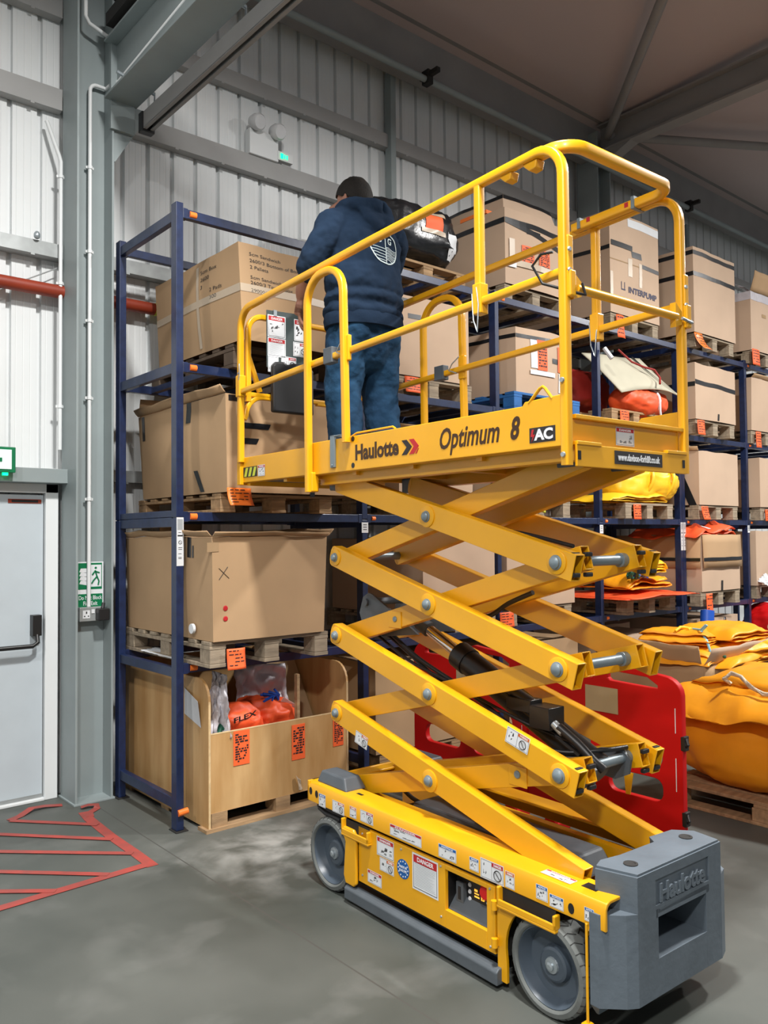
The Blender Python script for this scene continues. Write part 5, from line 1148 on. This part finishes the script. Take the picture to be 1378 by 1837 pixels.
# ================================================================ RIGHT FOREGROUND
def plate2d(outer, holes, th, m):
    cu = bpy.data.curves.new('p', 'CURVE'); cu.dimensions = '2D'; cu.fill_mode = 'BOTH'; cu.extrude = th/2; cu.bevel_depth = .004; cu.bevel_resolution = 2
    for lp in [outer]+holes:
        sp = cu.splines.new('POLY'); sp.points.add(len(lp)-1); sp.use_cyclic_u = True
        for i, p in enumerate(lp): sp.points[i].co = (p[0], p[1], 0, 1)
    o = bpy.data.objects.new('p', cu); COL.objects.link(o)
    me = bpy.data.meshes.new_from_object(o.evaluated_get(bpy.context.evaluated_depsgraph_get()))
    b = MB(m); b.add([v.co.copy() for v in me.vertices], [tuple(p.vertices) for p in me.polygons])
    bpy.data.objects.remove(o); bpy.data.curves.remove(cu); bpy.data.meshes.remove(me); return b
def rrect(x0, x1, y0, y1, r, n=5):
    P = []
    for cx, cy, a in ((x1-r, y1-r, 0), (x0+r, y1-r, 90), (x0+r, y0+r, 180), (x1-r, y0+r, 270)):
        P += [(cx+r*cos(radians(a+90*i/n)), cy+r*sin(radians(a+90*i/n))) for i in range(n+1)]
    return P
def barrier(y0, lab, near):
    t = tag(empty('traffic_barrier', (3.68, y0, 0)), lab, 'barrier', 'red plastic traffic barriers')
    L_ = .94
    o_ = [(0, .17), (0, .86)]+[(.10-.10*cos(a), .86+.085*sin(a)) for a in [pi/2*i/5 for i in range(1, 6)]]+[(.40, .975), (.46, .955)]+[(.84, .955)]+[(.84+.10*sin(a), .86+.095*cos(a)) for a in [pi/2*i/5 for i in range(1, 6)]]+[(L_, .17)]
    hs = [[(.12, .875), (.12, .90), (.18, .935), (.40, .945), (.42, .94), (.42, .90), (.40, .885)], rrect(.50, .84, .885, .925, .018)]
    hs += [rrect(.10, .42, .49, .61, .055), rrect(.52, .84, .49, .61, .055), rrect(.10, .42, .325, .445, .05), rrect(.52, .84, .325, .445, .05)]
    b = plate2d(o_, hs, .03, 'redp'); b.v = [Vector((v.z, v.x, v.y)) for v in b.v]; fixn(b.build('barrier_panel', t, smooth=35))
    b = MB('redp'); b.box(-.018, -.014, .13, .34, .68, .84); b.build('sunk_field', t, bevel=.002)
    b = MB('beige'); b.box(-.0215, -.020, .35, .55, .72, .85); b.build('reflective_strip', t)
    if near: b = MB('beige'); b.box(-.0215, -.020, .70, .90, .54, .77); b.build('reflective_strip', t)
    b = MB('redp'); b.box(-.13, .13, .10, .17, 0, .05); b.box(-.018, .018, .10, .17, .04, .18); b.box(-.13, .13, L_-.17, L_-.10, 0, .05); b.box(-.018, .018, L_-.17, L_-.10, .04, .18); b.build('barrier_foot', t, bevel=.008)
    b = MB('black')
    for z in (.60, .24): b.box(-.02, .02, -.018, .006, z, z+.07); b.tube([(-.01, -.02, z+.02), (-.02, -.035, z+.035), (-.01, -.02, z+.06)], .008, n=6)
    b.split('link_clip', t, bevel=.004)
    b = MB('white'); b.box(-.0215, -.0205, .028, .032, .68, .80); b.box(-.0215, -.0205, .028, .032, .40, .56); b.build('edge_mark', t)
    return t
bn = barrier(2.11, 'red plastic barrier panel whose free end stands next to the grey counterweight', True)
barrier(3.07, 'red plastic barrier panel farther back, seen through the middle of the scissors', False)
b = MB('hazy'); b = MB('tarpb'); b.prism([(2.375, .44), (2.43, .44), (2.42, .33), (2.395, .33)], 'x', 3.655, 3.66); tag(fixn(b.build('yellow_tag')), 'small yellow plastic tag hanging in the lower slot of the near red barrier', 'tag')
# big tarpaulin bundle on a pallet
def bpallet(x, y, lab, rz=0):
    t = empty('wooden_pallet', (x, y, 0), rz); b = MB('wood')
    for i in range(7): b.box(i*.125, i*.125+.09, -.6, .6, .115, .135)
    for y_ in (-.6, -.05, .5): b.box(0, .84, y_, y_+.1, .095, .115)
    b.build('top_deck', t, bevel=.003)
    for x_ in (0, .37, .74):
        for y_ in (-.6, -.06, .48): MB('wood').box(x_, x_+.1, y_, y_+.12, .02, .095).build('block', t, bevel=.004)
    b = MB('wood')
    for x_ in (0, .37, .74): b.box(x_, x_+.1, -.6, .6, 0, .02)
    b.build('bottom_board', t, bevel=.003); return tag(t, lab, 'pallet')
bpallet(4.62, 2.18, 'pallet on the floor under the large yellow tarpaulin bundle')
tb = blob('tarpaulin_bundle', (5.10, 2.28, .375), .43, .60, .235, 'tarp', 'large rounded yellow tarpaulin bundle on a pallet at the right frame edge', 'bundle', .035, 2.2, 41, sq=3.2, flat=.99, nu=110, nv=64)
folded('tarpaulin_fold', (5.06, 2.27, .545), .86, 1.14, .16, 3, 'tarp', 'loose folded top layer of yellow tarpaulin draped over the big bundle', seed=42, nz=.07, droop=.05)
folded('tarpaulin_roll', (5.16, 2.26, .665), .66, .92, .15, 4, 'tarp', 'topmost folded yellow tarpaulin with a rope lying on it, over the big bundle', seed=43, nz=.05, droop=.04)
b = MB('rope'); R_ = [(v[0], v[1], v[2]-.055) for v in [(4.80, 2.44, .80), (4.76, 2.46, .825), (4.80, 2.43, .865), (4.79, 2.37, .85), (4.76, 2.30, .80), (4.75, 2.22, .775), (4.77, 2.12, .77), (4.78, 1.98, .78)]]
b.tube(R_, .012, n=8); b.tube([(v[0]+.008*cos(i*2), v[1], v[2]+.012*sin(i*2)) for i, v in enumerate(R_)], .009, n=6); tag(b.build('rope', smooth=60), 'pale twisted rope lying on the topmost tarpaulin roll', 'rope')
# open carton full of folded yellow tarpaulins
c = Carton('cardboard_carton', (5.86, 3.18, .13), 1.05, .92, .52, 'large open carton with ragged flaps behind the red barrier, filled with yellow tarpaulins', m='card', seed=45, opened=True, bulge=.02)
c.flap('L', .16, 20, u0=.02, u1=.98, jag=1); c.flap('F', .15, 35, m='card2', jag=1); c.patch('torn_paper', 'L', .40, .50, .86, .98, 'card2'); c.flap('R', .1, 20)
pallet(5.88, 3.18, 0, 'pallet under the large open carton filled with yellow tarpaulins', 'wood', bw=.86)
G_ = 'folded yellow tarpaulins in the open carton'
folded('folded_tarpaulin', (6.16, 3.52, .64), .62, .66, .13, 4, 'tarp', 'lower folded yellow tarpaulin at the left in the open carton', seed=51, rot=.15, group=G_)
folded('folded_tarpaulin', (6.19, 3.56, .765), .54, .54, .12, 4, 'tarp', 'upper folded yellow tarpaulin at the left, tied with a light blue cord', seed=52, rot=.3, group=G_)
folded('folded_tarpaulin', (6.64, 3.38, .64), .56, .62, .14, 4, 'tarp', 'lower folded yellow tarpaulin at the right in the open carton', seed=53, rot=-.2, group=G_)
folded('folded_tarpaulin', (6.60, 3.42, .775), .52, .56, .14, 3, 'tarp', 'upper folded yellow tarpaulin at the right, its folded end facing left', seed=54, rot=-.1, group=G_)
folded('folded_tarpaulin', (6.46, 3.17, .61), .80, .22, .10, 3, 'tarp', 'yellow tarpaulin edge drooping over the front of the open carton', seed=55, rot=.05, group=G_)
b = MB(mat('light_blue_cord', (.25, .55, .75), .6)); b.tube([(6.08, 3.32, .88), (6.02, 3.24, .82), (6.04, 3.22, .72)], .010, n=8); b.tube([(6.08, 3.32, .88), (6.10, 3.28, .93), (6.04, 3.26, .94), (6.04, 3.30, .90), (6.14, 3.42, .89)], .008, n=8); adopt(b.build('cord', smooth=60), bpy.data.objects['folded_tarpaulin.002'])
b = MB('greencl'); b.tube([(6.0, 3.17, .71), (6.05, 3.15, .72), (6.1, 3.14, .70)], .014, n=8); tag(b.build('green_strap', smooth=60), 'small green strap end below the light blue cord', 'strap')
b = MB('tarpb'); b.tube([(5.98, 3.48, .88), (6.02, 3.46, .91), (6.10, 3.48, .90), (6.14, 3.44, .89), (6.06, 3.42, .89)], .012, n=8); tag(b.build('yellow_rope', smooth=60), 'yellow cord coiled on the upper left folded tarpaulin', 'cord')
b = MB('bluecl'); b.cyl((7.02, 3.78, .72), (7.08, 3.80, .95), .06, 20); tag(b.build('blue_tube', smooth=40), 'bright blue plastic tube standing behind the folded yellow tarpaulins', 'tube')
b = MB(mat('pale_blue_film', (.30, .55, .75), .4)); b.tube([(6.75, 3.1, .88), (6.9, 2.95, .90), (7.1, 2.8, .86)], .02, n=8); tag(b.build('blue_film'), 'light blue strap at the right frame edge above the folded tarpaulins', 'strap')
Carton('cardboard_carton', (6.85, 2.75, .05), .8, .9, .62, 'carton partly hidden behind the big yellow bundle at the right frame edge', m='card2', seed=61)

# ================================================================ THE MAN ON THE PLATFORM
PM = tag(empty('person', (2.71, 3.345, 1.965), radians(-1)), 'man seen from behind in a navy hoodie and blue jeans, standing on the platform', 'person')
def limb(b, pts, rad, n=20):
    """closed tapering loft through points, rad = (rx, ry) or r"""
    P = [Vector(p) for p in pts]; R = [(r, r) if not isinstance(r, tuple) else r for r in rad]
    Q = []; RR = []
    for i in range(len(P)-1):
        p0 = P[max(i-1, 0)]; p1 = P[i]; p2 = P[i+1]; p3 = P[min(i+2, len(P)-1)]
        for k in range(5):
            t = k/5; Q.append(.5*((2*p1)+(p2-p0)*t+(2*p0-5*p1+4*p2-p3)*t*t+(3*p1-p0-3*p2+p3)*t*t*t))
            tt = t*t*(3-2*t); RR.append((R[i][0]*(1-tt)+R[i+1][0]*tt, R[i][1]*(1-tt)+R[i+1][1]*tt))
    Q.append(P[-1]); RR.append(R[-1])
    # rounded ends
    d0 = (Q[0]-Q[1]).normalized(); d1 = (Q[-1]-Q[-2]).normalized(); e0 = min(RR[0])*.5; e1 = min(RR[-1])*.5
    Q = [Q[0]+d0*e0, Q[0]+d0*e0*.7]+Q+[Q[-1]+d1*e1*.7, Q[-1]+d1*e1]; RR = [(RR[0][0]*.35, RR[0][1]*.35), (RR[0][0]*.75, RR[0][1]*.75)]+RR+[(RR[-1][0]*.75, RR[-1][1]*.75), (RR[-1][0]*.35, RR[-1][1]*.35)]
    vs = []; fs = []; K = len(Q)
    X = Vector((1, 0, 0))
    for i in range(K):
        T = (Q[min(i+1, K-1)]-Q[max(i-1, 0)]).normalized(); u = (X-T*X.dot(T))
        if u.length < .2: u = Vector((0, 1, 0))-T*T.y
        u.normalize(); v = T.cross(u)
        for j in range(n): a = 2*pi*j/n; vs.append(Q[i]+u*cos(a)*RR[i][0]+v*sin(a)*RR[i][1])
    for i in range(K-1):
        for j in range(n): fs.append((i*n+j, i*n+(j+1) % n, (i+1)*n+(j+1) % n, (i+1)*n+j))
    fs += [tuple(range(n-1, -1, -1)), tuple((K-1)*n+j for j in range(n))]
    b.add(vs, fs)
def ell(b, c, r, n=20):
    b.grid(lambda u, v: Vector((c[0]+r[0]*cos(2*pi*u)*sin(pi*(.001+.998*v)), c[1]+r[1]*sin(2*pi*u)*sin(pi*(.001+.998*v)), c[2]-r[2]*cos(pi*(.001+.998*v)))), n, 14, closeu=True)
    k = len(b.v)-n*15; b.f.append(tuple(k+i for i in range(n))); b.mi.append(b.c); b.f.append(tuple(k+n*14+i for i in range(n-1, -1, -1))); b.mi.append(b.c)
def skinned(b, name, parent, vox, smooth_it=4, disp=0, dsize=.1):
    o = fixn(b.build(name, parent, smooth=None)); o.modifiers.new('r', 'REMESH').mode = 'VOXEL'; o.modifiers['r'].voxel_size = vox; o.modifiers['r'].use_smooth_shade = True
    s_ = o.modifiers.new('s', 'SMOOTH'); s_.iterations = smooth_it; s_.factor = .5
    if disp:
        tx = bpy.data.textures.new(name, 'CLOUDS'); tx.noise_scale = dsize; tx.noise_depth = 2
        d = o.modifiers.new('d', 'DISPLACE'); d.texture = tx; d.strength = disp; d.mid_level = .5; d.texture_coords = 'LOCAL'
    return o
HD = Vector((.01, .085, 1.485))     # head centre
# body (skin): one continuous figure
b = MB('skin')
limb(b, [(0, 0, .86), (0, .0, 1.02), (0, .0, 1.18), (0, .01, 1.31)], [(.155, .11), (.15, .10), (.17, .11), (.12, .08)])
limb(b, [(0, .01, 1.30), (-.003, .04, 1.37), (-.005, .065, 1.44)], [.070, .062, .060])
HT = Matrix.Translation(HD) @ Matrix.Rotation(radians(17), 4, 'Z') @ Matrix.Translation(-HD); b.T = HT
ell(b, HD+Vector((0, 0, .015)), (.076, .095, .100)); ell(b, HD+Vector((-.018, .045, -.055)), (.055, .055, .065)); 
limb(b, [HD+Vector((-.030, .088, .0)), HD+Vector((-.042, .118, -.03))], [.010, .017]); limb(b, [HD+Vector((-.055, .085, -.07)), HD+Vector((.0, .098, -.07))], [.010, .010])
for s in (-1, 1):
    e = HD+Vector((s*.078, -.005 if s > 0 else .0, -.012)); ell(b, e, (.010, .018, .030)); ell(b, e+Vector((s*.006, -.008, .004)), (.008, .010, .026))
b.T = None
AL = [(-.19, 0, 1.28), (-.248, .01, 1.18), (-.285, .07, 1.07), (-.258, .17, .985), (-.24, .215, .945)]
AR = [(.20, 0, 1.30), (.255, .05, 1.25), (.27, .13, 1.12), (.20, .27, 1.08), (.15, .37, 1.07)]
for A in (AL, AR): limb(b, A, [.055, .050, .050, .041, .031])
for s in (-1, 1): limb(b, [(s*.09, 0, .86), (s*.105, .01, .66), (s*.11, .02, .46), (s*.115, -.01, .25), (s*.12, -.02, .08)], [.085, .078, .06, .055, .042])
def hand(b, w_, d, side):
    """w_ wrist, d pointing direction of the fingers, side = thumb side vector, palm thickness across"""
    d = Vector(d).normalized(); s_ = Vector(side); s_ = (s_-d*s_.dot(d)).normalized(); n_ = d.cross(s_); w_ = Vector(w_)
    limb(b, [w_, w_+d*.045, w_+d*.088], [(.024, .018), (.034, .016), (.036, .014)])
    for x in (-.022, .0, .022): limb(b, [w_+d*.02+s_*x*.6, w_+d*.085+s_*x], [.014, .013])
    for i, (x, L_) in enumerate(((.030, .070), (.010, .080), (-.011, .074), (-.031, .058))):
        a = w_+d*.085+s_*x; c1 = a+d*L_*.45+n_*.006+s_*x*.12; c2 = a+d*L_*.78+n_*.018+s_*x*.15; c3 = a+d*L_+n_*.034+s_*x*.12
        limb(b, [a, c1, c2, c3], [.0098, .0092, .0084, .0070], n=10)
    t0 = w_+d*.025+s_*.026; limb(b, [t0, t0+d*.03+s_*.024+n_*.006, t0+d*.062+s_*.034+n_*.012, t0+d*.085+s_*.034+n_*.018], [.015, .012, .0105, .008], n=10)
hand(b, AL[-1], (-.05, .18, -1), (.6, 1, -.05)); hand(b, AR[-1], (-.2, 1, -.05), (-.3, .1, 1))
body = skinned(b, 'body', PM, .0045, 3)
# hair
b = MB('hair')
def hairf(u, v):
    a = 2*pi*u; t = pi*(.02+.60*v); 
    back = .5-.5*sin(a)           # 1 at the nape side (-y)
    t = .02+(1.42+.66*back+.03*sin(7*a)-.10*abs(cos(a))*(1-back))*v
    r = Vector((.0845*sin(t)*cos(a), .104*sin(t)*sin(a), .110*cos(t)))
    r *= 1+.035*noise.noise(Vector((cos(a)*3, sin(a)*3, t*3)))
    return HD+Vector((0, -.004, .018))+r
b.T = HT; b.grid(hairf, 44, 26, closeu=True); b.build('hair', PM, smooth=70, solid=.006)
# hoodie
b = MB('hood')
limb(b, [(0, -.012, .795), (0, -.012, .845), (0, -.012, .875), (0, -.012, .905), (0, -.010, .94), (.0, -.01, .985), (0, -.005, 1.10), (0, -.012, 1.21), (0, -.005, 1.30), (0, .01, 1.365), (-.003, .02, 1.40)],
     [(.213, .158), (.232, .176), (.218, .163), (.233, .178), (.217, .163), (.229, .172), (.222, .160), (.220, .152), (.190, .125), (.110, .090), (.07, .065)], n=28)
for A, s in ((AL, -1), (AR, 1)):
    P = [Vector(p) for p in A]; limb(b, [(s*.12, .0, 1.315), P[0]+Vector((s*.004, 0, -.004)), P[1], P[2], P[2].lerp(P[3], .38)], [(.075, .08), .084, .078, .070, .057])
# hood lying on the shoulders
limb(b, [(-.105, .055, 1.377), (-.115, -.03, 1.387), (-.065, -.095, 1.387), (.01, -.118, 1.377), (.085, -.085, 1.387), (.115, -.02, 1.387), (.10, .06, 1.377)], [.036, .042, .044, .046, .044, .042, .036], n=14)
limb(b, [(-.07, -.085, 1.392), (-.045, -.125, 1.327), (.01, -.155, 1.267), (.06, -.125, 1.327), (.08, -.085, 1.392)], [(.045, .034), (.05, .03), (.045, .026), (.05, .03), (.045, .034)], n=14)
limb(b, [(.0, -.09, 1.402), (.01, -.128, 1.322), (.01, -.14, 1.272)], [(.085, .04), (.08, .03), (.04, .02)], n=14)
hoodie = skinned(b, 'hoodie', PM, .008, 4, .030, .10)
b = MB('hood'); b.tube([(.214*cos(a), -.012+.160*sin(a), .792) for a in [2*pi*i/40 for i in range(40)]], [1.0]*40, closed=True, sec=[(.032, .012), (.0, .017), (-.032, .012), (-.034, 0), (-.032, -.010), (.032, -.010)]); b.build('hem_band', PM, smooth=60)
# jeans
b = MB('jean')
limb(b, [(0, 0, .60), (0, -.012, .72), (0, -.008, .84)], [(.15, .12), (.195, .15), (.192, .145)], n=24)
for s in (-1, 1):
    ell(b, (s*.082, -.062, .735), (.098, .095, .115))
    limb(b, [(s*.092, -.01, .74), (s*.108, .0, .60), (s*.122, .012, .44), (s*.128, -.008, .26), (s*.132, -.015, .05)], [(.118, .132), (.110, .118), (.096, .10), (.092, .096), (.088, .092)])
    b.box(s*.118-.003, s*.118+.003, -.02, -.014, .02, .05)
jeans = skinned(b, 'jeans', PM, .008, 4, .022, .07)
b = MB('shoe')
for s in (-1, 1): limb(b, [(s*.118, -.06, .05), (s*.12, .02, .055), (s*.125, .13, .038), (s*.128, .17, .032)], [(.042, .046), (.045, .05), (.045, .034), (.034, .026)])
skinned(b, 'shoes', PM, .006, 3)
# printed roundel on the back
import bpy as _b
lm = frame((cos(radians(2)), 0, 0), (0, .05, 1), (.025, -.20, 1.165)); b = MB('logo'); R_ = .082
def ringline(pts, w_=.0022):
    vs = []; fs = []
    P = [Vector((p[0]*1.12, p[1], 0)) for p in pts]; Q = [P[0].lerp(P[-1], 0)]
    for i, p in enumerate(P):
        d = (P[min(i+1, len(P)-1)]-P[max(i-1, 0)]).normalized(); n_ = Vector((-d.y, d.x, 0))*w_; vs += [lm @ (p+n_), lm @ (p-n_)]
    b.add(vs, [(2*i, 2*i+1, 2*i+3, 2*i+2) for i in range(len(P)-1)])
ringline([(R_*cos(2*pi*i/48), R_*sin(2*pi*i/48)) for i in range(49)], .0032)
ringline([(0, -R_+R_*2*i/16) for i in range(17)], .0024)
for k in range(5):
    y0 = .006-.016*k; xm = math.sqrt(max(R_*R_-y0*y0, 0))
    ringline([(-xm+(xm)*i/10, y0-.012+.010*(1-i/10)) for i in range(11)], .0016)
    xm2 = math.sqrt(max(R_*R_-(y0-.004)**2, 0)); ringline([(xm2*i/10, y0+.004*sin(i*.6)-.004) for i in range(11)], .0016)
    if k < 4: ringline([(xm2*.97*i/10, y0-.0085+.004*sin(i*.6)-.004) for i in range(11)], .0012)
for ch, x in (('U', -.052), ('G', .018)):
    v, f, x0, x1, y0, y1 = text_geo(ch, 0.0, .02); b.add([lm @ Vector((x+(p.x-x0)/(x1-x0)*.030, .026+(p.y-y0)/(y1-y0)*.034, 0)) for p in v], f)
lo = b.build('back_print', PM); sw = lo.modifiers.new('w', 'SHRINKWRAP'); sw.target = hoodie; sw.wrap_method = 'PROJECT'; sw.use_project_y = True; sw.use_project_x = False; sw.use_project_z = False; sw.use_positive_direction = True; sw.use_negative_direction = True; sw.offset = .003
b = MB('black'); b.box(-.205, -.185, .0, .05, .80, .86); b.build('pouch', PM, bevel=.008)
